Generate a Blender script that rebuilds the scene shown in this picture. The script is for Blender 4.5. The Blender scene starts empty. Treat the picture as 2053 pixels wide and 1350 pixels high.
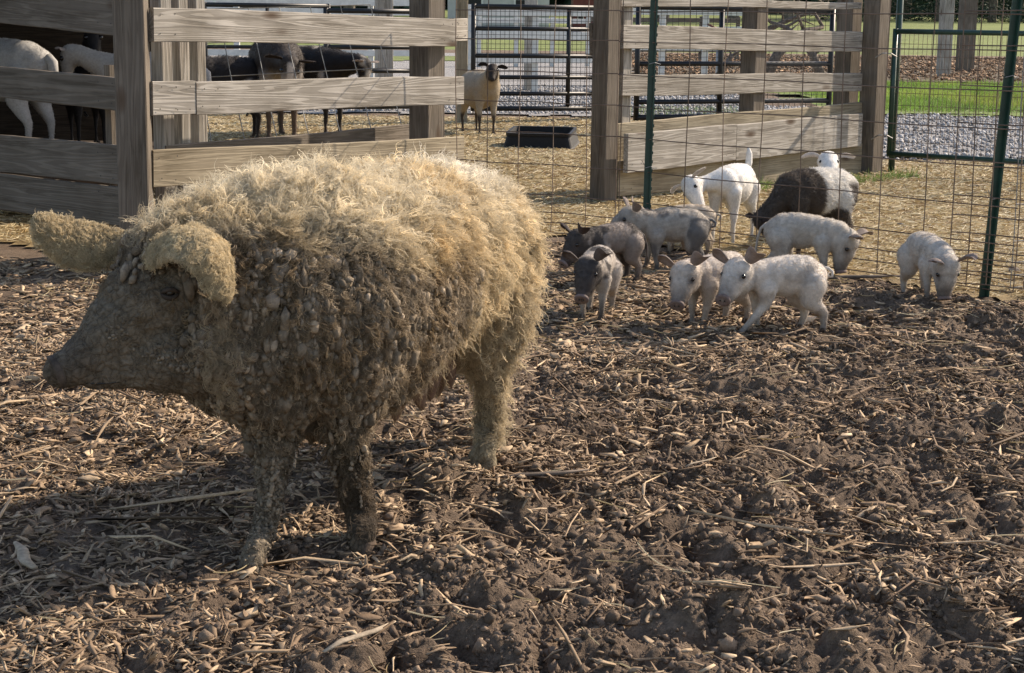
import bpy, bmesh, math, random
import numpy as np
from mathutils import Vector, Matrix, Quaternion
random.seed(7)
RNG = np.random.default_rng(11)
PI = math.pi
sc = bpy.context.scene
COL = sc.collection

# ------------------------------------------------------------------ camera
CAM_H = 1.40
FPX = 3400.0                       # focal length in photo pixels (photo is 2053 wide)
PITCH = math.atan(645.0 / FPX)
ROLL = 0.012
Fv = Vector((0, math.cos(PITCH), -math.sin(PITCH)))
U0 = Vector((0, math.sin(PITCH), math.cos(PITCH)))
R0 = Vector((1, 0, 0))
Uv = (U0 * math.cos(ROLL) - R0 * math.sin(ROLL))
Rv = (R0 * math.cos(ROLL) + U0 * math.sin(ROLL))
cam = bpy.data.cameras.new('camera')
cam.sensor_width = 36.0
cam.lens = 36.0 * FPX / 2053.0
cam.clip_end = 2000
cam.clip_start = 0.05
co = bpy.data.objects.new('camera', cam)
COL.objects.link(co)
M3 = Matrix((Rv, Uv, -Fv)).transposed()
co.matrix_world = Matrix.Translation((0, 0, CAM_H)) @ M3.to_4x4()
sc.camera = co
CO = Vector((0, 0, CAM_H))

def ray(px, py):
    return Fv + Rv * ((px - 1026.5) / FPX) - Uv * ((py - 675.0) / FPX)
def P(px, py, Y):
    r = ray(px, py)
    return CO + r * (Y / r.y)
def G(px, py, z=0.0):
    r = ray(px, py)
    return CO + r * ((z - CAM_H) / r.z)

# ------------------------------------------------------------------ light
SUN_DIR = Vector((0.83, 0.555, 0.0)).normalized()      # horizontal direction towards the sun
SUN_EL = math.radians(34)
world = bpy.data.worlds.new("World")
sc.world = world
world.use_nodes = True
nt = world.node_tree
for n in list(nt.nodes): nt.nodes.remove(n)
sky = nt.nodes.new('ShaderNodeTexSky'); sky.sky_type = 'NISHITA'; sky.sun_disc = False
sky.sun_elevation = SUN_EL
sky.sun_rotation = math.atan2(SUN_DIR.x, SUN_DIR.y)
bg = nt.nodes.new('ShaderNodeBackground'); bg.inputs['Strength'].default_value = 0.125
wo = nt.nodes.new('ShaderNodeOutputWorld')
nt.links.new(sky.outputs[0], bg.inputs['Color']); nt.links.new(bg.outputs[0], wo.inputs['Surface'])
sun = bpy.data.lights.new('sun', 'SUN'); sun.energy = 4.0; sun.angle = math.radians(0.5)
sun.color = (1.0, 0.92, 0.79)
so = bpy.data.objects.new('sun', sun); COL.objects.link(so)
sdir = Vector((SUN_DIR.x * math.cos(SUN_EL), SUN_DIR.y * math.cos(SUN_EL), math.sin(SUN_EL)))
so.rotation_euler = sdir.to_track_quat('Z', 'Y').to_euler()
so.location = sdir * 40
sc.view_settings.view_transform = 'Standard'
sc.view_settings.look = 'None'
sc.view_settings.exposure = 0.93
sc.view_settings.use_white_balance = True
sc.view_settings.white_balance_temperature = 7200
sc.view_settings.white_balance_tint = 15
sc.view_settings.gamma = 1.0
sc.view_settings.use_curve_mapping = False
sc.render.engine = 'CYCLES'
sc.cycles.max_bounces = 6
sc.cycles.diffuse_bounces = 3
sc.cycles.transparent_max_bounces = 12
sc.cycles.use_denoising = True
sc.cycles_curves.shape = 'THICK'
sc.cycles_curves.subdivisions = 2

# ------------------------------------------------------------------ noise (numpy)
def _hash(ix, iy, iz, seed):
    h = (ix.astype(np.int64) * 374761393 + iy.astype(np.int64) * 668265263 + iz.astype(np.int64) * 2147483647 + seed * 1274126177) & 0xffffffff
    h = ((h ^ (h >> 13)) * 1274126177) & 0xffffffff
    h = ((h ^ (h >> 16)) * 2246822519) & 0xffffffff
    return ((h ^ (h >> 15)) & 0xffffff) / float(0xffffff)
def vnoise(x, y, z=None, seed=0):
    x = np.asarray(x, float); y = np.asarray(y, float)
    z = np.zeros_like(x) if z is None else np.asarray(z, float)
    ix, iy, iz = np.floor(x), np.floor(y), np.floor(z)
    fx, fy, fz = x - ix, y - iy, z - iz
    fx, fy, fz = [f * f * (3 - 2 * f) for f in (fx, fy, fz)]
    def h(a, b, c): return _hash(ix + a, iy + b, iz + c, seed)
    a = (h(0,0,0) * (1-fx) + h(1,0,0) * fx) * (1-fy) + (h(0,1,0) * (1-fx) + h(1,1,0) * fx) * fy
    if np.all(fz == 0): return a
    b = (h(0,0,1) * (1-fx) + h(1,0,1) * fx) * (1-fy) + (h(0,1,1) * (1-fx) + h(1,1,1) * fx) * fy
    return a * (1-fz) + b * fz
def fbm(x, y, z=None, f=1.0, o=4, seed=0, g=0.5):
    t = 0; a = 1.0; s = 0
    for k in range(o):
        t = t + a * vnoise(x * f, y * f, None if z is None else z * f, seed + k); s += a
        a *= g; f *= 2.03
    return t / s
def sstep(a, b, x):
    t = np.clip((np.asarray(x, float) - a) / (b - a), 0, 1)
    return t * t * (3 - 2 * t)

# ------------------------------------------------------------------ object helpers
def tag(o, label=None, cat=None, group=None, kind=None):
    if label: o['label'] = label
    if cat: o['category'] = cat
    if group: o['group'] = group
    if kind: o['kind'] = kind
    return o
def empty(name, loc):
    o = bpy.data.objects.new(name, None); COL.objects.link(o); o.location = loc
    o.empty_display_size = 0.1
    return o
def link(name, me, m=None, parent=None, loc=(0, 0, 0)):
    o = bpy.data.objects.new(name, me); COL.objects.link(o)
    if m and me.materials.find(m.name) < 0: me.materials.append(m)
    if parent: o.parent = parent
    o.location = loc
    return o
class MB:
    def __init__(s): s.v = []; s.f = []
    def add(s, vs, fs):
        b = len(s.v); s.v += [tuple(v) for v in vs]; s.f += [tuple(b + i for i in f) for f in fs]
    def box(s, c, d, rot=None):
        c = Vector(c); hx, hy, hz = [q / 2 for q in d]
        vs = [Vector((x, y, z)) for x in (-hx, hx) for y in (-hy, hy) for z in (-hz, hz)]
        if rot is not None: vs = [rot @ v for v in vs]
        s.add([v + c for v in vs], [(0,1,3,2),(4,6,7,5),(0,4,5,1),(2,3,7,6),(0,2,6,4),(1,5,7,3)])
    def tube(s, pts, rad, n=6, flat=1.0, cap=True):
        pts = [Vector(p) for p in pts]
        if not hasattr(rad, '__len__'): rad = [rad] * len(pts)
        t0 = (pts[1] - pts[0]).normalized()
        u = t0.cross(Vector((0, 0, 1)))
        if u.length < 1e-3: u = t0.cross(Vector((1, 0, 0)))
        u.normalize()
        b = len(s.v)
        for i, p in enumerate(pts):
            t = (pts[min(i + 1, len(pts) - 1)] - pts[max(i - 1, 0)]).normalized()
            u = (u - t * u.dot(t)).normalized(); w = t.cross(u)
            for k in range(n):
                a = 2 * PI * k / n
                s.v.append(tuple(p + (u * math.cos(a) + w * math.sin(a) * flat) * rad[i]))
        for i in range(len(pts) - 1):
            for k in range(n):
                k2 = (k + 1) % n
                s.f.append((b + i*n + k, b + i*n + k2, b + (i+1)*n + k2, b + (i+1)*n + k))
        if cap:
            s.f.append(tuple(b + k for k in reversed(range(n))))
            s.f.append(tuple(b + (len(pts)-1)*n + k for k in range(n)))
    def build(s, name, m, parent=None, origin=(0, 0, 0), smooth=False):
        ox, oy, oz = origin
        me = bpy.data.meshes.new(name)
        me.from_pydata([(x-ox, y-oy, z-oz) for x, y, z in s.v], [], s.f)
        if smooth: me.polygons.foreach_set('use_smooth', [True] * len(me.polygons))
        me.update()
        pl = Vector(origin) - (parent.location if parent else Vector((0, 0, 0)))
        return link(name, me, m, parent, pl)
def np_mesh(name, V, Fq, smooth=False, col=None):
    """V (n,3), Fq (m,k) all polygons with k corners"""
    me = bpy.data.meshes.new(name)
    V = np.ascontiguousarray(V, dtype=np.float32); Fq = np.ascontiguousarray(Fq, dtype=np.int32)
    m, k = Fq.shape
    me.vertices.add(len(V)); me.vertices.foreach_set('co', V.ravel())
    me.loops.add(m * k); me.loops.foreach_set('vertex_index', Fq.ravel())
    me.polygons.add(m)
    me.polygons.foreach_set('loop_start', np.arange(0, m * k, k, dtype=np.int32))
    me.polygons.foreach_set('loop_total', np.full(m, k, dtype=np.int32))
    if smooth: me.polygons.foreach_set('use_smooth', np.ones(m, dtype=bool))
    me.update(calc_edges=True)
    if col is not None: set_col(me, col)
    return me
def set_col(me, col, name='Col'):
    a = me.color_attributes.new(name, 'FLOAT_COLOR', 'POINT')
    c = np.ones((len(me.vertices), 4), dtype=np.float32); c[:, :3] = col
    a.data.foreach_set('color', c.ravel())

# ------------------------------------------------------------------ materials
def mat(name, rough=0.8, spec=0.3):
    m = bpy.data.materials.new(name); m.use_nodes = True
    n = m.node_tree.nodes; b = n['Principled BSDF']
    b.inputs['Roughness'].default_value = rough
    b.inputs['Specular IOR Level'].default_value = spec
    return m, m.node_tree, b
def N(t, typ, **kw):
    n = t.nodes.new(typ)
    for k, v in kw.items():
        if k.startswith('i_'): n.inputs[k[2:].replace('_', ' ')].default_value = v
        else: setattr(n, k, v)
    return n
def ramp(t, src, stops, interp='LINEAR'):
    r = t.nodes.new('ShaderNodeValToRGB'); r.color_ramp.interpolation = interp
    e = r.color_ramp.elements
    while len(e) < len(stops): e.new(0.5)
    for i, (p, c) in enumerate(stops):
        e[i].position = p; e[i].color = (*c, 1) if len(c) == 3 else c
    t.links.new(src, r.inputs[0]); return r.outputs[0]
def mixc(t, a, b, f, mode='MIX'):
    m = t.nodes.new('ShaderNodeMix'); m.data_type = 'RGBA'; m.blend_type = mode
    if isinstance(f, (int, float)): m.inputs[0].default_value = f
    else: t.links.new(f, m.inputs[0])
    for s, i in ((a, 6), (b, 7)):
        if isinstance(s, tuple): m.inputs[i].default_value = (*s, 1)
        else: t.links.new(s, m.inputs[i])
    return m.outputs[2]
def bump(t, b, h, strength=0.5, dist=0.01):
    n = t.nodes.new('ShaderNodeBump'); n.inputs['Strength'].default_value = strength; n.inputs['Distance'].default_value = dist
    t.links.new(h, n.inputs['Height']); t.links.new(n.outputs[0], b.inputs['Normal'])
    return n
def coords(t, which='Object', scale=(1, 1, 1), rnd=False):
    tc = t.nodes.new('ShaderNodeTexCoord'); src = tc.outputs[which]
    if rnd:
        oi = t.nodes.new('ShaderNodeObjectInfo'); mu = N(t, 'ShaderNodeMath', operation='MULTIPLY'); mu.inputs[1].default_value = 37.0
        t.links.new(oi.outputs['Random'], mu.inputs[0])
        va = N(t, 'ShaderNodeVectorMath', operation='ADD')
        t.links.new(src, va.inputs[0]); t.links.new(mu.outputs[0], va.inputs[1]); src = va.outputs[0]
    mp = t.nodes.new('ShaderNodeMapping'); mp.inputs['Scale'].default_value = scale
    t.links.new(src, mp.inputs[0]); return mp.outputs[0]
def noise(t, vec, scale=5, detail=4, rough=0.6, dist=0.0):
    n = N(t, 'ShaderNodeTexNoise'); n.inputs['Scale'].default_value = scale; n.inputs['Detail'].default_value = detail
    n.inputs['Roughness'].default_value = rough; n.inputs['Distortion'].default_value = dist
    t.links.new(vec, n.inputs['Vector']); return n.outputs[0]

def wood_mat(name, light, dark, knot=(0.09, 0.06, 0.04)):
    m, t, b = mat(name, 0.85, 0.2)
    v = coords(t, 'Object', (0.30, 7, 7), True)
    n1 = noise(t, v, 1.6, 2, 0.4, 0.3)
    mu = N(t, 'ShaderNodeMath', operation='MULTIPLY'); mu.inputs[1].default_value = 95.0; t.links.new(n1, mu.inputs[0])
    sn = N(t, 'ShaderNodeMath', operation='SINE'); t.links.new(mu.outputs[0], sn.inputs[0])
    g = ramp(t, sn.outputs[0], [(0.0, (0.2,)*3), (0.3, (0.75,)*3), (1.0, (1,)*3)])
    v2 = coords(t, 'Object', (2.5, 90, 90), True); fib = noise(t, v2, 1.0, 4, 0.65)
    v3 = coords(t, 'Object', (1, 1, 1), True); blo = noise(t, v3, 2.2, 3, 0.6)
    c = mixc(t, dark, light, g)
    c = mixc(t, c, mixc(t, dark, light, fib), 0.45)
    c = mixc(t, c, ramp(t, blo, [(0.3, (0.66, 0.63, 0.58)), (0.7, (1.12, 1.1, 1.08))]), 0.9, 'MULTIPLY')
    v5 = coords(t, 'Object', (1.2, 14, 14), True); st = noise(t, v5, 1.5, 5, 0.7, 0.4)
    c = mixc(t, c, ramp(t, st, [(0.36, (0.55, 0.53, 0.50)), (0.5, (1, 1, 1))]), 0.8, 'MULTIPLY')
    v4 = coords(t, 'Object', (1.7, 5.0, 5.0), True)
    vo = N(t, 'ShaderNodeTexVoronoi'); vo.inputs['Scale'].default_value = 1.0; t.links.new(v4, vo.inputs['Vector'])
    k = ramp(t, vo.outputs['Distance'], [(0.05, (1,)*3), (0.12, (0.55,)*3), (0.17, (0, 0, 0))])
    c = mixc(t, c, knot, k)
    t.links.new(c, b.inputs['Base Color'])
    ad = N(t, 'ShaderNodeMath', operation='ADD'); t.links.new(fib, ad.inputs[0]); t.links.new(g, ad.inputs[1])
    bump(t, b, ad.outputs[0], 0.5, 0.003)
    return m
WOOD = wood_mat('weathered_wood', (0.51, 0.485, 0.44), (0.20, 0.182, 0.155))
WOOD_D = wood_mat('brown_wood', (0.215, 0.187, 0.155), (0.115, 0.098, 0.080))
WOOD_Y = wood_mat('fresh_wood', (0.42, 0.365, 0.265), (0.24, 0.20, 0.14))

def plain(name, c, rough=0.6, spec=0.3, var=0.25, scale=20, metal=0.0, bstr=0.2):
    m, t, b = mat(name, rough, spec); b.inputs['Metallic'].default_value = metal
    v = coords(t, 'Object'); n = noise(t, v, scale, 5, 0.65)
    d = tuple(x * (1 - var) for x in c); l = tuple(min(1, x * (1 + var)) for x in c)
    t.links.new(ramp(t, n, [(0.3, d), (0.7, l)]), b.inputs['Base Color'])
    bump(t, b, n, bstr, 0.003)
    return m
def attr_mat(name, rough=0.8, spec=0.2, var=0.35, scale=60, bdist=0.002, trans=0.0, bstr=0.5):
    m, t, b = mat(name, rough, spec)
    a = N(t, 'ShaderNodeAttribute', attribute_name='Col')
    v = coords(t, 'Object'); n = noise(t, v, scale, 5, 0.7)
    c = mixc(t, a.outputs[0], ramp(t, n, [(0.3, (1 - var,)*3), (0.7, (1 + var * 0.6,)*3)]), 1.0, 'MULTIPLY')
    t.links.new(c, b.inputs['Base Color']); bump(t, b, n, bstr, bdist)
    if trans:
        tr = N(t, 'ShaderNodeBsdfTranslucent'); t.links.new(c, tr.inputs[0])
        mx = N(t, 'ShaderNodeMixShader'); mx.inputs[0].default_value = trans
        out = t.nodes['Material Output']
        t.links.new(b.outputs[0], mx.inputs[1]); t.links.new(tr.outputs[0], mx.inputs[2]); t.links.new(mx.outputs[0], out.inputs[0])
    return m
SKIN = attr_mat('animal_skin', 0.75, 0.25, 0.22, 55, 0.002)
SOWSKIN = attr_mat('muddy_hide', 0.85, 0.2, 0.5, 38, 0.014, bstr=1.0)
_t = SOWSKIN.node_tree; _b = _t.nodes['Principled BSDF']
_v = coords(_t, 'Object', (1, 1, .75)); _nn = N(_t, 'ShaderNodeTexNoise'); _nn.inputs['Scale'].default_value = 14; _t.links.new(_v, _nn.inputs['Vector'])
_va = N(_t, 'ShaderNodeVectorMath', operation='MULTIPLY_ADD'); _va.inputs[1].default_value = (.05, .05, .05); _t.links.new(_nn.outputs['Color'], _va.inputs[0]); _t.links.new(_v, _va.inputs[2])
_vo = N(_t, 'ShaderNodeTexVoronoi', feature='DISTANCE_TO_EDGE'); _vo.inputs['Scale'].default_value = 52; _t.links.new(_va.outputs[0], _vo.inputs['Vector'])
_cr = ramp(_t, _vo.outputs['Distance'], [(0.0, (.62, .60, .58)), (.08, (.92, .92, .90)), (.3, (1.12, 1.12, 1.12))])
_src = _b.inputs['Base Color'].links[0].from_socket; _t.links.new(mixc(_t, _src, _cr, 1.0, 'MULTIPLY'), _b.inputs['Base Color'])
_ol = _b.inputs['Normal'].links[0].from_node; _bn = bump(_t, _b, _vo.outputs['Distance'], .75, .010); _t.links.new(_ol.outputs[0], _bn.inputs['Normal'])
EARM = attr_mat('ear_skin', 0.75, 0.2, 0.2, 60, 0.002, trans=0.3)
CLUMP = attr_mat('dried_mud_clumps', 0.9, 0.15, 0.4, 70, 0.006, bstr=0.9)
CHIPM = attr_mat('splintered_bark', 0.85, 0.2, 0.35, 90, 0.002)
def hair_mat(name, trans=0.35, rough=0.55):
    m, t, b = mat(name, rough, 0.35)
    a = N(t, 'ShaderNodeAttribute', attribute_name='Col')
    t.links.new(a.outputs[0], b.inputs['Base Color'])
    tr = N(t, 'ShaderNodeBsdfTranslucent'); t.links.new(a.outputs[0], tr.inputs[0])
    mx = N(t, 'ShaderNodeMixShader'); mx.inputs[0].default_value = trans
    t.links.new(b.outputs[0], mx.inputs[1]); t.links.new(tr.outputs[0], mx.inputs[2])
    t.links.new(mx.outputs[0], t.nodes['Material Output'].inputs[0])
    return m
HAIR = hair_mat('woolly_hair', 0.4)
STRAWM = hair_mat('straw_stalks', 0.25)
GRASSM = hair_mat('grass_blades', 0.4)
EYE, _t, _b = mat('dark_eye', 0.15, 0.6); _b.inputs['Base Color'].default_value = (0.008, 0.006, 0.005, 1)
BLACK = plain('black_plastic', (0.009, 0.009, 0.009), 0.6, 0.35, 0.3, 30)
BLKMET = plain('black_pipe', (0.012, 0.013, 0.014), 0.45, 0.4, 0.4, 12)
GREENMET = plain('green_enamel', (0.012, 0.045, 0.032), 0.4, 0.45, 0.35, 14)
WIRE = plain('rusty_wire', (0.16, 0.115, 0.085), 0.6, 0.4, 0.5, 8, 0.3)
GALV = plain('galvanised_wire', (0.30, 0.30, 0.29), 0.5, 0.4, 0.3, 8, 0.5)
WHITEP = plain('white_rail', (0.55, 0.55, 0.52), 0.6, 0.3, 0.15, 6)
HOOF = plain('hoof_horn', (0.085, 0.062, 0.045), 0.9, 0.15, 0.45, 60, 0, 0.6)

# ------------------------------------------------------------------ the ground
MOUNDS = []
for (px, py, r_, h_) in ((1740, 600, .16, .05), (1865, 640, .18, .05), (2000, 640, .2, .05), (1330, 640, .12, -.03), (1115, 490, .16, -.09), (1755, 588, .10, -.05), (1980, 600, .12, -.04), (1400, 560, .12, .03), (820, 1090, .14, .05), (870, 960, .12, .04), (1120, 1170, .15, -.05), (1300, 1060, .12, -.04), (1600, 1170, .13, -.05), (1500, 980, .15, .04), (1850, 1020, .12, -.05), (1900, 1200, .15, .06), (1700, 1300, .14, .05), (600, 1180, .12, .03), (1650, 700, .2, -.03), (1240, 760, .15, .03), (1500, 760, .18, .03), (1450, 1230, .12, .05), (2000, 850, .14, .05), (1010, 1080, .1, -.04)):
    q_ = G(px, py); MOUNDS.append((q_.x, q_.y, r_, h_))
def cloddy(x, y):      # 1 where the yard is churned mud, 0 where mulch lies flat
    return sstep(-0.7, 0.9, x + 0.35 * (6.2 - y) + 1.2 * (fbm(x, y, f=0.8, seed=40) - 0.5))
def hgt(x, y):
    x = np.asarray(x, float); y = np.asarray(y, float)
    near = 1 - sstep(7.5, 10.5, y)
    c = cloddy(x, y)
    w = fbm(x, y, f=2.0, o=2, seed=3) - 0.5
    wx = x + 0.10 * (fbm(x, y, f=5, o=2, seed=21) - 0.5); wy = y + 0.10 * (fbm(x, y, f=5, o=2, seed=22) - 0.5)
    b1 = 1 - np.abs(2 * vnoise(wx * 5.2, wy * 5.2, seed=5) - 1)
    b2 = np.abs(2 * vnoise(wx * 11.5, wy * 11.5, seed=6) - 1)
    b3 = np.abs(2 * vnoise(wx * 25, wy * 25, seed=7) - 1)
    b4 = vnoise(x * 52, y * 52, seed=8)
    rr = 0; am = 1.0; f_ = 9.0
    for k_ in range(4):
        rr = rr + am * (np.abs(2 * vnoise(wx * f_ + 3 * k_, wy * f_, seed=30 + k_) - 1) - .4); am *= .62; f_ *= 1.93
    h = 0.05 * w + (0.45 + 0.55 * c) * (-0.055 * (b1 ** 3) + (0.024 + .010 * c) * rr) + 0.008 * (b4 - 0.5)
    for (mx, my, mr, mh) in MOUNDS: h = h + mh * np.exp(-((x - mx) ** 2 + (y - my) ** 2) / (mr * mr)) * (0.7 + 0.6 * b2)
    far = 0.04 * (fbm(x, y, f=0.7, o=3, seed=9) - 0.5) + 0.012 * (fbm(x, y, f=6, o=2, seed=10) - 0.5)
    far = far * (1 - sstep(24, 40, y))
    return h * near + far * (1 - near)

def axis(parts):
    out = []
    for a, b, st in parts: out.append(np.arange(a, b, st))
    return np.unique(np.round(np.concatenate(out), 5))
gx = axis([(-400, -40, 40), (-40, -8, 2.0), (-8, -2.4, 0.10), (-2.0, 2.6, 0.0085), (2.6, 3.4, .02), (-2.4, -2.0, .02), (3.4, 8, 0.10), (8, 40, 2.0), (40, 401, 40)])
gy = axis([(-60, 0, 6), (0, 3.0, 0.2), (3.0, 3.5, .02), (3.5, 7.0, 0.0085), (7.0, 8.6, 0.0135), (8.6, 11.5, 0.03), (11.5, 26, 0.12), (26, 60, 1.0), (60, 1001, 40)])
XX, YY = np.meshgrid(gx, gy)
ZZ = hgt(XX, YY)
nx, ny = len(gx), len(gy)
idx = np.arange(nx * ny).reshape(ny, nx)
Fq = np.stack([idx[:-1, :-1], idx[:-1, 1:], idx[1:, 1:], idx[1:, :-1]], -1).reshape(-1, 4)
V = np.stack([XX, YY, ZZ], -1).reshape(-1, 3)
me = np_mesh('ground', V, Fq, smooth=True)
GM, t, b = mat('churned_mud', 0.9, 0.2)
v = coords(t, 'Object')
n1 = noise(t, v, 3.0, 6, 0.65); n2 = noise(t, v, 45, 6, 0.75, 0.5); n3 = noise(t, v, 170, 3, 0.7)
c = ramp(t, n1, [(0.3, (0.086, 0.060, 0.042)), (0.5, (0.162, 0.117, 0.082)), (0.72, (0.235, 0.175, 0.126))])
c = mixc(t, c, ramp(t, n2, [(0.3, (0.5,)*3), (0.55, (1.1,)*3), (0.75, (1.8, 1.72, 1.6))]), 1.0, 'MULTIPLY')
t.links.new(c, b.inputs['Base Color'])
ad = N(t, 'ShaderNodeMath', operation='ADD'); t.links.new(n2, ad.inputs[0]); t.links.new(n3, ad.inputs[1])
bump(t, b, ad.outputs[0], 1.0, 0.012)
tag(link('ground', me, GM), 'dark churned mud yard strewn with mulch', kind='structure')

def sheet(name, poly, z, m, label, step=0.25, wob=0.25, kind='structure'):
    """a tessellated patch lying on the ground, noisy outline, z above ground"""
    poly = np.array(poly, float)
    x0, y0 = poly.min(0) - 0.5; x1, y1 = poly.max(0) + 0.5
    xs = np.arange(x0, x1 + step, step); ys = np.arange(y0, y1 + step, step)
    X, Y = np.meshgrid(xs, ys)
    cx, cy = (X[:-1, :-1] + X[1:, 1:]) / 2, (Y[:-1, :-1] + Y[1:, 1:]) / 2
    wx = cx + wob * 2 * (fbm(cx, cy, f=1.5, o=3, seed=61) - 0.5); wy = cy + wob * 2 * (fbm(cx, cy, f=1.5, o=3, seed=62) - 0.5)
    ins = np.zeros(cx.shape, bool); j = len(poly) - 1
    for i in range(len(poly)):
        xi, yi = poly[i]; xj, yj = poly[j]
        cr = ((yi > wy) != (yj > wy)) & (wx < (xj - xi) * (wy - yi) / (yj - yi + 1e-12) + xi)
        ins ^= cr; j = i
    ii = np.arange(X.size).reshape(X.shape)
    Fa = np.stack([ii[:-1, :-1], ii[:-1, 1:], ii[1:, 1:], ii[1:, :-1]], -1)[ins]
    used = np.unique(Fa); rm = np.full(X.size, -1); rm[used] = np.arange(len(used))
    Vv = np.stack([X.ravel(), Y.ravel(), hgt(X.ravel(), Y.ravel()) + z], -1)[used]
    o = link(name, np_mesh(name, Vv, rm[Fa], smooth=True), m)
    tag(o, label, kind=kind)
    return o
def tri_noise_mat(name, c1, c2, c3, s1, s2, bd=0.01, rough=0.9):
    m, t, b = mat(name, rough, 0.15); v = coords(t, 'Object')
    a = noise(t, v, s1, 5, 0.65); d = noise(t, v, s2, 4, 0.8)
    c = ramp(t, a, [(0.3, c1), (0.6, c2)]); c = mixc(t, c, c3, ramp(t, d, [(0.45, (0, 0, 0)), (0.65, (1, 1, 1))]))
    t.links.new(c, b.inputs['Base Color']); bump(t, b, d, 0.9, bd); return m
STRAWG = tri_noise_mat('straw_bedding', (0.12, 0.085, 0.045), (0.24, 0.175, 0.09), (0.34, 0.26, 0.14), 1.6, 60)
GRAVEL = tri_noise_mat('grey_gravel', (0.16, 0.155, 0.15), (0.24, 0.235, 0.23), (0.45, 0.44, 0.43), 3, 38, 0.03)
LAWN = tri_noise_mat('lawn_turf', (0.07, 0.12, 0.02), (0.13, 0.18, 0.045), (0.17, 0.22, 0.06), 0.9, 7, 0.03)
MEADOW = tri_noise_mat('meadow_turf', (0.10, 0.13, 0.045), (0.16, 0.20, 0.06), (0.22, 0.24, 0.10), 0.15, 3, 0.05)
MULCH = tri_noise_mat('leafy_mulch', (0.085, 0.075, 0.045), (0.13, 0.10, 0.07), (0.20, 0.16, 0.12), .6, 25, 0.04)
fl = [G(912, 464), G(1232, 492), G(1975, 594), G(2330, 640)]     # the line of the wire fence on the ground
pen_poly = [(-6.5, 12.2), (-2.6, 9.9), (-2.05, 9.4), (-0.5, 11.4)] + [(p.x, p.y + 0.05) for p in fl[1:]] + [(6.5, 9.5), (8.5, 16.6), (3.6, 17.0), (3.4, 23.2), (-9, 23.5)]
sheet('straw_floor', pen_poly, 0.012, STRAWG, 'golden straw covering the floor of the goat pen', 0.12, 0.15)
sheet('gravel_road', [(3.5, 17.6), (60, 16.5), (60, 24.2), (5.0, 25.4), (4.0, 27), (2.6, 62), (-50, 62), (-50, 24.2), (3.2, 24.0)], 0.022, GRAVEL, 'grey gravel lane behind the gates', 0.3, 0.3)
sheet('lawn', [(5.0, 25.4), (8, 24.6), (60, 23.5), (60, 37.5), (5, 37)], 0.05, LAWN, 'bright green grass verge beyond the gravel', 0.3, 0.7)
sheet('mulch_bed', [(3, 37.6), (60, 37.6), (60, 64), (3, 62)], 0.05, MULCH, 'brown mulch bed behind the lawn', 0.6, 1.0)
hx = np.linspace(-160, 220, 90); hy = np.concatenate([np.linspace(60, 180, 60), np.linspace(190, 420, 20)])
HX, HY = np.meshgrid(hx, hy)
def hillz(x, y): return -0.12 + np.maximum(0, (np.asarray(y, float) - 62)) * 0.0172 + 0.25 * (fbm(x, y, f=.05, o=2, seed=66) - .5) * sstep(62, 90, y)
hi = np.arange(HX.size).reshape(HX.shape)
tag(link('hill', np_mesh('hill', np.stack([HX, HY, hillz(HX, HY)], -1).reshape(-1, 3), np.stack([hi[:-1, :-1], hi[:-1, 1:], hi[1:, 1:], hi[1:, :-1]], -1).reshape(-1, 4), smooth=True), MEADOW), 'pale green meadow rising to the trees', kind='structure')
sheet('grass_verge', [(-6, 50), (2.2, 52), (2.2, 57), (-6, 57)], 0.04, MEADOW, 'thin grass behind the gravel', 0.8, 1.0)

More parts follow.
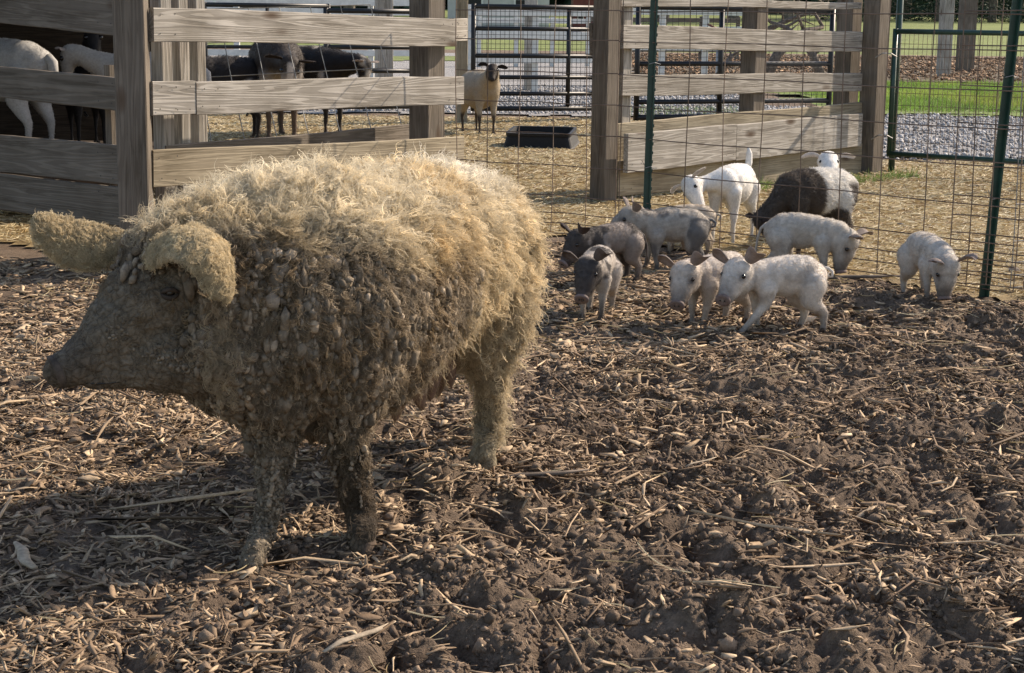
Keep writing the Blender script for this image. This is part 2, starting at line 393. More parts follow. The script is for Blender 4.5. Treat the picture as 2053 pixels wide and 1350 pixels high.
# ------------------------------------------------------------------ scattered stuff
def chips(name, X, Y, L, W, T, col, lift, label, kind='stuff', bend=0.15, pitch=0.18, zf=None, m=None, roll=1.0):
    n = len(X)
    yaw = RNG.uniform(0, 2 * PI, n); pt = RNG.normal(0, pitch, n); rl = RNG.normal(0, 0.5 * roll, n)
    # template: 3 cross sections of 4 corners
    us = np.array([-0.5, 0.0, 0.5])
    Vs = np.zeros((n, 3, 4, 3))
    tap = np.stack([RNG.uniform(0.2, 0.8, n), RNG.uniform(0.8, 1.1, n), RNG.uniform(0.1, 0.7, n)], 1)
    bz = RNG.normal(0, bend, n); by = RNG.normal(0, bend, n)
    for i, u in enumerate(us):
        for j, (a, c) in enumerate(((-.5, -.5), (.5, -.5), (.5, .5), (-.5, .5))):
            Vs[:, i, j, 0] = u * L
            Vs[:, i, j, 1] = a * W * tap[:, i] + by * L * (0.25 - u * u)
            Vs[:, i, j, 2] = c * T * (0.5 + 0.5 * tap[:, i]) + bz * L * (0.25 - u * u)
    Vs = Vs.reshape(n, 12, 3)
    Vs = Vs + RNG.normal(0, .16, (n, 12, 3)) * np.stack([L * .25, W, T], 1)[:, None, :]
    cr, sr = np.cos(rl)[:, None], np.sin(rl)[:, None]
    y, z = Vs[..., 1] * cr - Vs[..., 2] * sr, Vs[..., 1] * sr + Vs[..., 2] * cr
    cp, sp = np.cos(pt)[:, None], np.sin(pt)[:, None]
    x, z = Vs[..., 0] * cp - z * sp, Vs[..., 0] * sp + z * cp
    cy, sy = np.cos(yaw)[:, None], np.sin(yaw)[:, None]
    x, y = x * cy - y * sy, x * sy + y * cy
    z0 = (hgt(X, Y) if zf is None else zf) + lift
    Vw = np.stack([x + X[:, None], y + Y[:, None], z + z0[:, None]], -1).reshape(-1, 3)
    base = np.array([[a * 4 + j, a * 4 + (j + 1) % 4, (a + 1) * 4 + (j + 1) % 4, (a + 1) * 4 + j] for a in range(2) for j in range(4)] + [[3, 2, 1, 0], [8, 9, 10, 11]])
    Fa = (base[None] + (np.arange(n) * 12)[:, None, None]).reshape(-1, 4)
    me = np_mesh(name, Vw, Fa, col=np.repeat(col, 12, axis=0))
    o = link(name, me, m or CHIPM)
    return tag(o, label, kind=kind) if kind == 'stuff' else o
def chipcol(n, bright=0.3):
    pal = np.array([(0.115, 0.080, 0.055), (0.18, 0.132, 0.092), (0.25, 0.188, 0.132), (0.33, 0.255, 0.18), (0.46, 0.37, 0.265)])
    p = np.array([0.26, 0.31, 0.25, 0.13, 0.05]); p = np.maximum(.01, p + np.array([-.1, -.05, 0, .07, .08]) * bright * 2); p /= p.sum()
    k = RNG.choice(5, n, p=p)
    return pal[k] * np.array([(1.03, .96, .88)]) * RNG.uniform(0.75, 1.2, (n, 1))
def scatter(n, x0, x1, y0, y1, dens):
    X = RNG.uniform(x0, x1, n * 2); Y = RNG.uniform(y0, y1, n * 2)
    k = RNG.uniform(0, 1, n * 2) < dens(X, Y)
    return X[k][:n], Y[k][:n]
ylim = lambda X, Y: (Y < np.interp(X, [-3.4, -2.1, -0.45, fl[1].x, fl[2].x, fl[3].x], [9.9, 9.2, 10.9, fl[1].y - .1, fl[2].y - .1, fl[3].y - .1]))
patch = lambda X, Y: 0.25 + 1.2 * sstep(0.42, 0.62, fbm(X, Y, f=1.7, o=3, seed=50))
X, Y = scatter(90000, -2.4, 3.2, 3.2, 7.2, lambda x, y: (1 - 0.80 * cloddy(x, y)) * patch(x, y) * 0.85)
n = len(X); L = np.clip(RNG.lognormal(-3.35, 0.5, n), 0.012, 0.13)
chips('bark_mulch', X, Y, L, np.minimum(L * RNG.uniform(0.08, 0.36, n), RNG.uniform(.004, .016, n)), RNG.uniform(0.001, 0.0035, n), chipcol(n, 1.3), 0.008, 'shredded bark and wood chips strewn over the mud', bend=.3, pitch=.30)
X, Y = scatter(26000, -3.4, 4.0, 7.0, 11.0, lambda x, y: ylim(x, y) * (1 - 0.65 * cloddy(x, y)) * patch(x, y))
n = len(X); L = np.clip(RNG.lognormal(-3.1, 0.45, n), 0.02, 0.13)
chips('bark_mulch', X, Y, L, L * RNG.uniform(0.10, 0.35, n), RNG.uniform(0.002, 0.006, n), chipcol(n, 1.2), 0.006, 'shredded bark on the mud near the fences')
X, Y = scatter(2600, -2.3, 3.2, 3.2, 9.6, lambda x, y: ylim(x, y) * (0.3 + 0.7 * patch(x, y)))
n = len(X); L = np.clip(RNG.lognormal(-2.15, 0.5, n), 0.05, 0.40)
chips('twigs', X, Y, L, RNG.uniform(0.003, 0.008, n), RNG.uniform(0.002, 0.006, n), chipcol(n, 0.9) * 1.1, 0.012, 'thin stalks and twigs lying across the mud', bend=0.22, pitch=0.1)
X, Y = scatter(6000, -2.4, 3.2, 3.2, 9.0, lambda x, y: ylim(x, y) * (1 - 0.85 * cloddy(x, y)))
n = len(X); L = RNG.uniform(.018, .060, n)
chips('wood_chips', X, Y, L, L * RNG.uniform(.25, .5, n), RNG.uniform(.001, .003, n), chipcol(n, 1.5), 0.012, 'flat pale wood chips lying on the mulch', bend=.12, pitch=.2)
X, Y = scatter(170, -2.4, 3.2, 3.4, 9.0, lambda x, y: ylim(x, y))
n = len(X); chips('long_stalks', X, Y, RNG.uniform(.18, .45, n), RNG.uniform(.005, .011, n), RNG.uniform(.004, .008, n), chipcol(n, 1.2), 0.016, 'longer dry stalks lying on the yard', bend=.13, pitch=.05)
# clods of mud
def lumps(name, X, Y, Z, R, col, m, sx=(0.7, 1.3), sub=1, rot=None, smooth=True, stretch=None, jit=(.72, 1.2)):
    bm = bmesh.new(); bmesh.ops.create_icosphere(bm, subdivisions=sub, radius=1.0)
    tv = np.array([v.co[:] for v in bm.verts]); tf = np.array([[v.index for v in f.verts] for f in bm.faces]); bm.free()
    n = len(X); k = len(tv)
    Vs = np.repeat(tv[None], n, 0)
    Vs = Vs * RNG.uniform(jit[0], jit[1], (n, k, 1))
    s = RNG.uniform(sx[0], sx[1], (n, 1, 3))
    Vs = Vs * s * R[:, None, None]
    if stretch is not None:       # stretch along a direction (n,3) by factor (n,)
        d, f = stretch
        al = (Vs * d[:, None, :]).sum(-1, keepdims=True)
        Vs = Vs + d[:, None, :] * al * (f[:, None, None] - 1)
    Vw = (Vs + np.stack([X, Y, Z], -1)[:, None, :]).reshape(-1, 3)
    Fa = (tf[None] + (np.arange(n) * k)[:, None, None]).reshape(-1, 3)
    return np_mesh(name, Vw, Fa, smooth=smooth, col=np.repeat(col, k, axis=0))
X, Y = scatter(115000, -2.3, 3.2, 3.2, 9.4, lambda x, y: ylim(x, y) * (0.15 + 0.85 * cloddy(x, y)) * (.3 + sstep(0.40, 0.62, fbm(x, y, f=3.5, o=3, seed=51))))
R = np.clip(RNG.lognormal(-5.5, 0.55, len(X)), 0.0015, 0.018)
ccol = np.array([(0.172, 0.125, 0.089)]) * RNG.uniform(0.6, 1.5, (len(X), 1))
tag(link('mud_clods', lumps('mud_clods', X, Y, hgt(X, Y) + R * 0.3, R, ccol, None, smooth=False, jit=(.4, 1.45)), CLUMP), 'crumbly clods of dry mud', kind='stuff')

# ------------------------------------------------------------------ hair curves
def curves_obj(name, pts, rad, col, m, parent=None, origin=None):
    """pts (n,k,3) rad (n,k) col (n,3)"""
    n, k, _ = pts.shape
    cu = bpy.data.hair_curves.new(name)
    cu.add_curves([k] * n)
    p = pts - (np.array(origin)[None, None] if origin is not None else 0)
    cu.attributes['position'].data.foreach_set('vector', np.ascontiguousarray(p, dtype=np.float32).ravel())
    ra = cu.attributes.get('radius') or cu.attributes.new('radius', 'FLOAT', 'POINT')
    ra.data.foreach_set('value', np.ascontiguousarray(rad, dtype=np.float32).ravel())
    ca = cu.attributes.new('Col', 'FLOAT_COLOR', 'CURVE')
    c4 = np.ones((n, 4), dtype=np.float32); c4[:, :3] = col
    ca.data.foreach_set('color', c4.ravel())
    cu.materials.append(m)
    o = bpy.data.objects.new(name, cu); COL.objects.link(o)
    if parent: o.parent = parent
    return o
def surf_sample(V, T, n, wfn=None):
    """random points on triangles; returns pos, normal, (vertex weights)"""
    a, b_, c_ = V[T[:, 0]], V[T[:, 1]], V[T[:, 2]]
    cr = np.cross(b_ - a, c_ - a); ar = np.linalg.norm(cr, axis=1) / 2 + 1e-12
    w = ar.copy()
    if wfn is not None: w *= wfn((a + b_ + c_) / 3)
    k = RNG.choice(len(T), n, p=w / w.sum())
    u = RNG.uniform(0, 1, n); v = RNG.uniform(0, 1, n); f = u + v > 1; u[f] = 1 - u[f]; v[f] = 1 - v[f]
    p = a[k] + (b_[k] - a[k]) * u[:, None] + (c_[k] - a[k]) * v[:, None]
    return p, cr[k] / (2 * ar[k][:, None])
def unit(a): return a / (np.linalg.norm(a, axis=-1, keepdims=True) + 1e-9)

# ------------------------------------------------------------------ body surfaces
def blob_mesh(chains, ells=(), voxel=0.012, smooth=6, stray=0.0):
    """chains of (point, radius) joined as tapered limbs, fused into ONE continuous surface"""
    bm = bmesh.new()
    def sph(c, r, rot=None, sc3=(1, 1, 1)):
        Mx = Matrix.Translation(c) @ (rot.to_4x4() if rot else Matrix.Identity(4)) @ Matrix.Diagonal((r*sc3[0], r*sc3[1], r*sc3[2], 1))
        bmesh.ops.create_icosphere(bm, subdivisions=3, radius=1.0, matrix=Mx)
    for ch in chains:
        ch = [(Vector(p), r) for p, r in ch]
        for p, r in ch: sph(p, r)
        for (p, r), (q, s) in zip(ch, ch[1:]):
            d = q - p; L = d.length
            if L < 1e-5: continue
            nseg = max(1, int(L / (min(r, s) * 0.5)))
            nseg = min(nseg, 8)
            for i in range(1, nseg):
                u = i / nseg; sph(p + d * u, r + (s - r) * u)
    for c, rr, rot in ells: sph(Vector(c), 1.0, rot, rr)
    me = bpy.data.meshes.new('tmp'); bm.to_mesh(me); bm.free()
    o = bpy.data.objects.new('tmp', me); COL.objects.link(o)
    r = o.modifiers.new('r', 'REMESH'); r.mode = 'VOXEL'; r.voxel_size = voxel
    s = o.modifiers.new('s', 'SMOOTH'); s.iterations = smooth; s.factor = 0.6
    dg = bpy.context.evaluated_depsgraph_get(); dg.update()
    ev = bpy.data.meshes.new_from_object(o.evaluated_get(dg))
    bpy.data.objects.remove(o); bpy.data.meshes.remove(me)
    ev.polygons.foreach_set('use_smooth', [True] * len(ev.polygons))
    return ev
def mesh_np(me):
    V = np.zeros(len(me.vertices) * 3, dtype=np.float32); me.vertices.foreach_get('co', V); V = V.reshape(-1, 3).astype(float)
    me.calc_loop_triangles()
    T = np.zeros(len(me.loop_triangles) * 3, dtype=np.int32); me.loop_triangles.foreach_get('vertices', T)
    return V, T.reshape(-1, 3)
def set_co(me, V): me.vertices.foreach_set('co', V.astype(np.float32).ravel()); me.update()

def leaf_mesh(center, side, width, cup, thick=0.004, nu=12, nv=8, prof=None, noise_amp=0.0):
    """cupped leaf (ear): center = list of points base->tip, side = list of side vectors, width, cup along normal"""
    c = [Vector(p) for p in center]; n = len(c)
    def lerp(arr, u):
        x = u * (len(arr) - 1); i = min(int(x), len(arr) - 2); f = x - i
        return arr[i] * (1 - f) + arr[i + 1] * f
    def smoothc(u):
        # catmull-rom
        x = u * (n - 1); i = min(int(x), n - 2); f = x - i
        p0, p1, p2, p3 = c[max(i-1, 0)], c[i], c[i+1], c[min(i+2, n-1)]
        return 0.5 * ((2*p1) + (p2-p0)*f + (2*p0-5*p1+4*p2-p3)*f*f + (3*p1-p0-3*p2+p3)*f**3)
    sv = [Vector(s).normalized() for s in side]
    if prof is None: prof = lambda u: (0.55 + 0.75 * math.sin(min(1, u * 1.15) * PI * 0.62)) * (1 - u ** 3) ** 0.6 * 0.85
    P1, P2 = [], []
    for i in range(nu + 1):
        u = i / nu; p = smoothc(u); tg = (smoothc(min(1, u + .02)) - smoothc(max(0, u - .02))).normalized()
        s = lerp(sv, u); s = (s - tg * s.dot(tg)).normalized(); nn = tg.cross(s)
        w = width * prof(u) / 2 + 0.0015
        for j in range(nv + 1):
            v = -1 + 2 * j / nv
            q = p + s * (v * w) + nn * (cup * (v * v) * w)
            th = thick * (1.1 - 0.6 * abs(v)) * (1 - 0.5 * u)
            P1.append(q + nn * th * 0.5); P2.append(q - nn * th * 0.5)
    k = len(P1); W = nv + 1; fs = []
    for i in range(nu):
        for j in range(nv):
            a = i * W + j
            fs.append((a, a+1, a+W+1, a+W)); fs.append((k+a, k+a+W, k+a+W+1, k+a+1))
    for i in range(nu):
        a = i * W; fs.append((a, a+W, k+a+W, k+a)); a = i * W + nv; fs.append((a, k+a, k+a+W, a+W))
    for j in range(nv):
        a = j; fs.append((a, k+a, k+a+1, a+1)); a = nu * W + j; fs.append((a, a+1, k+a+1, k+a))
    me = bpy.data.meshes.new('ear'); me.from_pydata([tuple(p) for p in P1 + P2], [], fs)
    me.polygons.foreach_set('use_smooth', [True] * len(me.polygons)); me.update()
    return me

def short_coat(me, n, length, rad, comb, colfn, parent, name='coat', jitter=0.35, w=None):
    V, T = mesh_np(me)
    p, nr = surf_sample(V, T, n, w)
    cmb = comb(p) if callable(comb) else np.tile(np.array(comb, float), (n, 1))
    cmb = unit(cmb - nr * (cmb * nr).sum(1, keepdims=True))
    L = length * RNG.uniform(0.6, 1.3, n)
    d = unit(nr * 0.55 + cmb * 1.0 + RNG.normal(0, jitter, (n, 3)))
    s = np.linspace(0, 1, 4)
    pts = p[:, None] + d[:, None] * (L[:, None] * s[None])[..., None] - nr[:, None] * (0.25 * L[:, None] * s[None] ** 2)[..., None]
    r = np.full((n, 4), rad) * np.array([1, .9, .7, .25])[None]
    c = colfn(p) * RNG.uniform(0.85, 1.15, (n, 1))
    return curves_obj(name, pts, r, c, HAIR, parent)

# ------------------------------------------------------------------ wooden fences
NAILM = plain('nail_heads', (0.05, 0.045, 0.04), 0.6)
def board(parent, a, b, w, th, m, name='rail', off=0.0, nails=True, chamf=0.004, label=None):
    """plank between a and b (middle of its ends), w high, th thick, shifted by off along its normal"""
    a = Vector(a); b = Vector(b); L = (b - a).length
    xd = (b - a).normalized(); up = Vector((0, 0, 1)); yd = up.cross(xd).normalized(); zd = xd.cross(yd)
    bm = bmesh.new()
    nseg = max(2, int(L / 0.12)); ph = random.uniform(0, 9)
    rings = []
    for i in range(nseg + 1):
        x = -L / 2 + L * i / nseg
        dz = 0.004 * math.sin(x * 2.3 + ph) + random.uniform(-.001, .001); dy = 0.004 * math.sin(x * 1.7 + ph * 2)
        r = []
        for (y, z) in ((-th/2, -w/2 + chamf), (-th/2, w/2 - chamf), (-th/2 + chamf, w/2), (th/2 - chamf, w/2), (th/2, w/2 - chamf), (th/2, -w/2 + chamf), (th/2 - chamf, -w/2), (-th/2 + chamf, -w/2)):
            r.append(bm.verts.new((x, y + dy + random.uniform(-.0006, .0006), z + dz + random.uniform(-.0012, .0012))))
        rings.append(r)
    for i in range(nseg):
        for k in range(8):
            k2 = (k + 1) % 8
            bm.faces.new((rings[i][k], rings[i+1][k], rings[i+1][k2], rings[i][k2]))
    bm.faces.new(rings[0]); bm.faces.new(list(reversed(rings[-1])))
    bmesh.ops.recalc_face_normals(bm, faces=bm.faces)
    if nails:
        for xe in (-L/2 + .045, -L/2 + .16, L/2 - .05, L/2 - .15):
            for ze in (-.3, .3):
                for sy in (-1, 1):
                    cx_, cz_ = xe + random.uniform(-.012, .012), ze * w + random.uniform(-.01, .01)
                    f = bm.faces.new([bm.verts.new((cx_ + .0045 * math.cos(a), sy * (th/2 + .0045), cz_ + .0045 * math.sin(a))) for a in [k * PI / 3 for k in range(6)]]); f.material_index = 1
    me = bpy.data.meshes.new(name); bm.to_mesh(me); bm.free()
    o = link(name, me, m, parent); me.materials.append(NAILM)
    mw = Matrix((xd, yd, zd)).transposed()
    loc = (a + b) / 2 + yd * off
    o.rotation_euler = mw.to_euler()
    o.location = loc - (parent.location if parent else Vector((0, 0, 0)))
    if label: o['label'] = label
    return o
def post(parent, x, y, w, d, h, ang, m, z0=-0.2, name='post', label=None):
    """square post, its local X runs up so the grain does too"""
    bm = bmesh.new(); c = 0.006; L = h - z0
    rings = []; ns = 8
    for i in range(ns + 1):
        xx = -L / 2 + L * i / ns; r = []
        for (yy, zz) in ((-w/2, -d/2+c), (-w/2, d/2-c), (-w/2+c, d/2), (w/2-c, d/2), (w/2, d/2-c), (w/2, -d/2+c), (w/2-c, -d/2), (-w/2+c, -d/2)):
            r.append(bm.verts.new((xx, yy + random.uniform(-.001, .001), zz + random.uniform(-.001, .001))))
        rings.append(r)
    for i in range(ns):
        for k in range(8): bm.faces.new((rings[i][k], rings[i+1][k], rings[i+1][(k+1) % 8], rings[i][(k+1) % 8]))
    bm.faces.new(rings[0]); bm.faces.new(list(reversed(rings[-1]))); bmesh.ops.recalc_face_normals(bm, faces=bm.faces)
    me = bpy.data.meshes.new(name); bm.to_mesh(me); bm.free()
    o = link(name, me, m, parent)
    ya = Vector((math.cos(ang), math.sin(ang), 0)); za = Vector((-math.sin(ang), math.cos(ang), 0)); xa = Vector((0, 0, 1))
    # local x -> up, local y -> along fence, local z -> across
    Mx = Matrix((xa, ya, xa.cross(ya))).transposed()
    o.rotation_euler = Mx.to_euler()
    o.location = Vector((x, y, (h + z0) / 2)) - (parent.location if parent else Vector((0, 0, 0)))
    if label: o['label'] = label
    return o
def zpix(px, py, Y): return P(px, py, Y).z
def rails(parent, A, B, rows, th=0.04, m=WOOD, off=-0.12):
    """rows: (pxA, top, bottom at A, pxB, top, bottom at B) photo rows turned into heights at the two ends"""
    out = []
    for (pa, ta, ba, pb, tb, bb, *rest) in rows:
        zt, zb = zpix(pa, ta, A.y), zpix(pa, ba, A.y); zt2, zb2 = zpix(pb, tb, B.y), zpix(pb, bb, B.y)
        w = ((zt - zb) + (zt2 - zb2)) / 2
        a = P(pa, (ta + ba) / 2, A.y); bq = P(pb, (tb + bb) / 2, B.y)
        out.append((a, bq, w))
        board(parent, a, bq, w, th, rest[0] if rest else m)
    return out

# lit side of the pen, running away to the right
A = Vector((P(303, 300, 9.2).x, 9.2, 0)); B = Vector((P(925, 300, 11.35).x, 11.35, 0))
fs = empty('wooden_fence', (A.x, A.y, 0))
tag(fs, 'sunlit grey plank fence right behind the big woolly sow', 'fence', 'plank fences of the goat pen')
rails(fs, A, B, [(303, 15, 84, 912, 38, 93), (303, 305, 375, 925, 273, 338, WOOD_Y)])
# middle rail is two boards butted at the joint
a1, b1 = P(303, 199, 9.2), P(925, 181, 11.35); wj = 0.182
dj = (b1 - a1); j = a1 + dj * 0.115
board(fs, a1, j - dj.normalized() * 0.002, wj, 0.04, WOOD)
board(fs, j + dj.normalized() * 0.002, b1, wj, 0.04, WOOD)
board(fs, P(905, 60, 11.42), P(932, 60, 11.6), 0.15, 0.04, WOOD)
ang1 = math.atan2(dj.y, dj.x)
nrm1 = Vector((math.cos(ang1 + PI/2), math.sin(ang1 + PI/2), 0))   # away from the camera side
pp = P(880, 300, 11.45); post(fs, pp.x - 0.0 + nrm1.x*0.11, pp.y + nrm1.y*0.11, 0.17, 0.17, 1.75, ang1, WOOD_D, label='brown square post at the right end of the fence')
# stack of posts seen behind the left end of the rails
for px, Yq, w in ((329, 9.75, 0.085), (364, 9.95, 0.08), (398, 10.15, 0.075)):
    q = P(px, 300, Yq); post(fs, q.x, q.y, w, 0.09, 1.6, ang1, WOOD)
# inner rails of the same side
board(fs, P(330, 318, 9.7), P(840, 268, 11.9), 0.14, 0.035, WOOD_D)
# corner post and shaded side running to the left
C0 = P(270, 300, 9.15); D0 = P(-160, 300, 10.45)
fd = empty('wooden_fence', (C0.x, 9.15, 0)); tag(fd, 'shaded dark plank fence at left with white goats behind it', 'fence', 'plank fences of the goat pen')
ang2 = math.atan2(D0.y - 9.15, D0.x - C0.x)
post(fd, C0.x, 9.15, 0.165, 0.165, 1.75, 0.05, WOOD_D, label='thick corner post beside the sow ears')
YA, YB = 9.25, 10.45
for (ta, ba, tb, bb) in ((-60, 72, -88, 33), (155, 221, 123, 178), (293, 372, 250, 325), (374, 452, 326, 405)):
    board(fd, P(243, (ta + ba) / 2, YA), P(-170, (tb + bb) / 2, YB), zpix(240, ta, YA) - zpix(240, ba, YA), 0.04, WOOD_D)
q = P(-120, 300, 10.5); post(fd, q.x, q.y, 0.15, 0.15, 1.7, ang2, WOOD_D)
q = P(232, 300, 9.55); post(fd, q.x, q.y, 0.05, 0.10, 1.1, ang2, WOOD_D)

# right side of the pen
YL, YR = 13.0, 15.55
fr = empty('wooden_fence', (P(1250, 300, YL).x, YL, 0)); tag(fr, 'sunlit plank fence ending at a tall corner post beside the green gate', 'fence', 'plank fences of the goat pen')
for (ta, ba, tb, bb, off) in ((-4, 12, 0, 24, 0), (50, 98, 66, 104, 0), (150, 193, 146, 183, 0)):
    a = P(1242 if ta != 50 else 1245, (ta + ba) / 2, YL); bq = P(1724, (tb + bb) / 2, YR)
    board(fr, a, bq, zpix(1245, ta, YL) - zpix(1245, ba, YL), 0.04, WOOD)
a = P(1254, 307, YL - 0.12); bq = P(1724, 261, YR - 0.12); w = 0.295; mid = a + (bq - a) * 0.42
board(fr, a, mid - (bq - a).normalized() * 0.003, w, 0.045, WOOD)
board(fr, mid + (bq - a).normalized() * 0.003, bq, w, 0.045, WOOD)
board(fr, P(1236, 292, YL + 0.02), P(1724, 243, YR + 0.02), 0.34, 0.04, WOOD_Y)
board(fr, P(1236, 358, YL - 0.03), P(1724, 318, YR - 0.03), 0.27, 0.04, WOOD_Y)
ang3 = math.atan2(bq.y - a.y, bq.x - a.x)
for px, Yq, w, d, m_ in ((1211, 12.95, 0.15, 0.15, WOOD_D), (1243, 13.15, 0.10, 0.1, WOOD), (1504, 14.45, 0.17, 0.15, WOOD_D), (1690, 15.75, 0.17, 0.17, WOOD_D)):
    q = P(px, 300, Yq); post(fr, q.x, q.y, w, d, 1.85, ang3, m_)
q = P(1744, 300, 15.6); post(fr, q.x, q.y, 0.185, 0.17, 1.95, ang3, WOOD_D, label='tall grey corner post the gate hangs on')
board(fr, P(1188, 270, 13.0), P(1216, 268, 13.1), 0.14, 0.04, WOOD_D)
board(fr, P(1184, 78, 13.0), P(1216, 76, 13.1), 0.24, 0.04, WOOD_D)
# wire latches on the corner post
for zz in (1.08, 0.35):
    mbx = MB(); q = P(1757, 300, 15.45); mbx.tube([Vector((q.x - .05, q.y, zz - .02)), Vector((q.x, q.y - .05, zz + .02)), Vector((q.x + .08, q.y - .03, zz + .02)), Vector((q.x + .14, q.y, zz - .01))], 0.006, 6)
    mbx.build('hinge_hook', GALV, fr, (q.x, q.y, 0.5))

# ------------------------------------------------------------------ wire panels and T posts
def wire_panel(name, A, B, levels, nv, top, m, r=0.0032, wob=0.006, label=None, group=None, z0=0.0):
    A = Vector(A); B = Vector(B); mb = MB(); o = Vector((A.x, A.y, 0))
    d = B - A; up = Vector((0, 0, 1)); nr = Vector((-d.y, d.x, 0)).normalized()
    ph = random.uniform(0, 6)
    def pt(u, z): 
        p = A + d * u; bw = wob * (math.sin(u * 7 + ph + z) + math.sin(u * 17 + 2 * z + ph))
        return Vector((p.x, p.y, z + z0 + wob * 0.6 * math.sin(u * 11 + z * 3))) + nr * bw
    for z in levels:
        mb.tube([pt(i / 24, z) for i in range(25)], r, 5)
    for k in range(nv + 1):
        u = k / nv; du = random.uniform(-.03, .03) / nv
        mb.tube([pt(u + du * math.sin(i), z) + nr * (2 * r) for i, z in enumerate(np.linspace(levels[0], top, 8))], r, 5)
    ob = mb.build(name, m, None, tuple(o)); tag(ob, label, 'wire panel', group)
    return ob
LV = [0.04, 0.105, 0.17, 0.28, 0.47, 0.67, 0.86, 1.05, 1.25, 1.43, 1.60]
f0, f1, f2, f3 = fl
gz = lambda p: Vector((p.x, p.y, 0))
wire_panel('wire_panel', gz(f0), gz(f1) + Vector((0.02, 0.02, 0)), LV, 5, 1.6, WIRE, label='rusty wire mesh panel between the brown post and the feed tub', group='wire mesh panels of the pen')
nv2 = 10
wire_panel('wire_panel', gz(f1), gz(f2) + (gz(f2) - gz(f1)) * 0.06, LV, 10, 1.6, WIRE, label='rusty wire mesh panel behind the row of piglets', group='wire mesh panels of the pen')
wire_panel('wire_panel', gz(f2) + Vector((-0.2, -0.01, 0.0)), gz(f3) + Vector((0.3, 0.0, 0)), [z + 0.03 for z in LV[:3]] + [.24, .33, .42, .52, .70, .89, 1.08, 1.28, 1.45], 7, 1.6, WIRE, label='rusty wire mesh panel right of the leaning post', group='wire mesh panels of the pen')
wire_panel('wire_panel', gz(f2) + Vector((0.14, 0.05, 0)), gz(f2) + Vector((0.9, 0.10, 0)), LV, 4, 1.6, GALV, r=0.0028, label='grey wire mesh overlapping the panel at the right edge', group='wire mesh panels of the pen')

def tpost(x, y, lean, h, label):
    """steel T post: flange, web, studs"""
    r = empty('fence_post', (x, y, 0)); tag(r, label, 'post', 'green steel T posts')
    mb = MB(); top = Vector((lean[0], lean[1], h)); base = Vector((0, 0, -0.2))
    ax = (top - base).normalized(); q = ax.to_track_quat('Z', 'Y').to_matrix()
    mid = (top + base) / 2; L = (top - base).length
    mb.box(mid, (0.056, 0.009, L), q); mb.box(mid + q @ Vector((0, 0.018, 0)), (0.010, 0.04, L), q)
    for i in range(int(h / 0.054)):
        mb.box(base.lerp(top, (0.25 + i * 0.054) / L) + q @ Vector((0, -0.007, 0)), (0.014, 0.009, 0.018), q)
    mb.build('steel_bar', GREENMET, r, tuple(r.location))
    for o in (r.children): o.location = (0, 0, 0)
    # shift verts: built around the local origin already
    me = r.children[0].data
    Vv, _ = mesh_np(me); set_co(me, Vv + np.array(r.location)[None])
    for zz in (0.5, 1.12):
        w = MB()
        p = base.lerp(top, (zz + 0.2) / L)
        w.tube([p + Vector((-.035, -.02, 0)), p + Vector((0, -.03, .01)), p + Vector((.035, -.015, 0)), p + Vector((.03, .03, -.01)), p + Vector((-.03, .03, 0)), p + Vector((-.038, -.02, .012)), p + Vector((-.06, -.05, .05))], 0.002, 5)
        c = w.build('wire_clip', GALV, None); c.parent = r; c.location = (0, 0, 0)
    return r
tp1 = gz(f1) + (gz(f2) - gz(f1)) * 0.105
tpost(tp1.x, tp1.y + 0.01, (0.02, 0.0), 1.75, 'upright green steel post behind the spotted piglets')
tpost(f2.x, f2.y + 0.02, (0.10, 0.02), 1.75, 'leaning dark green steel post right of the head-down piglet')

def mesh_gate(name, A, B, zb, zt, bars, stiles, m, pipe, gx_, gz_, wire_m, label, cat='gate', group=None, wr=0.0022):
    """pipe gate: frame, bars at heights, uprights at fractions, fine wire infill"""
    A = Vector(A); B = Vector(B); r = empty(name, (A.x, A.y, 0)); tag(r, label, cat, group)
    d = B - A; L = d.length; o = (A.x, A.y, 0)
    f = MB()
    pt = lambda u, z: Vector((A.x + d.x * u, A.y + d.y * u, z))
    for z in (zb, zt): f.tube([pt(0, z), pt(1, z)], pipe, 10)
    for u in (0, 1): f.tube([pt(u, zb - pipe), pt(u, zt + pipe)], pipe, 10)
    f.build('gate_frame', m, r, o, True)
    if bars or stiles:
        for z in bars:
            q = MB(); q.tube([pt(0, z), pt(1, z)], pipe * 0.85, 8); q.build('bar', m, r, o, True)
        for u in stiles:
            q = MB(); q.tube([pt(u, zb), pt(u, zt)], pipe * 0.9, 8); q.build('upright', m, r, o, True)
    if gx_:
        w = MB(); nr = Vector((-d.y, d.x, 0)).normalized() * (pipe * 0.9)
        for i in range(1, gx_):
            u = i / gx_; w.tube([pt(u, zb) + nr, pt(u, zt) + nr], wr, 4)
        for i in range(1, gz_):
            z = zb + (zt - zb) * i / gz_; w.tube([pt(0, z) + nr * 1.05, pt(1, z) + nr * 1.05], wr, 4)
        w.build('wire_infill', wire_m, r, o)
    return r
# green gate at the right
gA, gB = P(1783, 300, 15.5), P(2180, 300, 14.4)
mesh_gate('mesh_gate', (gA.x, gA.y, 0), (gB.x, gB.y, 0), zpix(1783, 308, 15.5), zpix(1783, 63, 15.5), [], [], GREENMET, 0.024, 42, 10, WIRE, 'green pipe gate with fine wire mesh hung on the tall corner post')
# taller green uprights just behind
def pole(name, px, Y, r, h, m, label, cat, group=None, lean=0):
    q = P(px, 300, Y); mb = MB(); mb.tube([Vector((q.x, q.y, -0.2)), Vector((q.x + lean * .5, q.y, h * .5)), Vector((q.x + lean, q.y, h))], r, 10)
    return tag(mb.build(name, m, None, (q.x, q.y, 0), True), label, cat, group)
pole('gate_post', 1789, 15.75, 0.03, 2.1, GREENMET, 'green steel post beside the corner post holding the mesh gate', 'post')
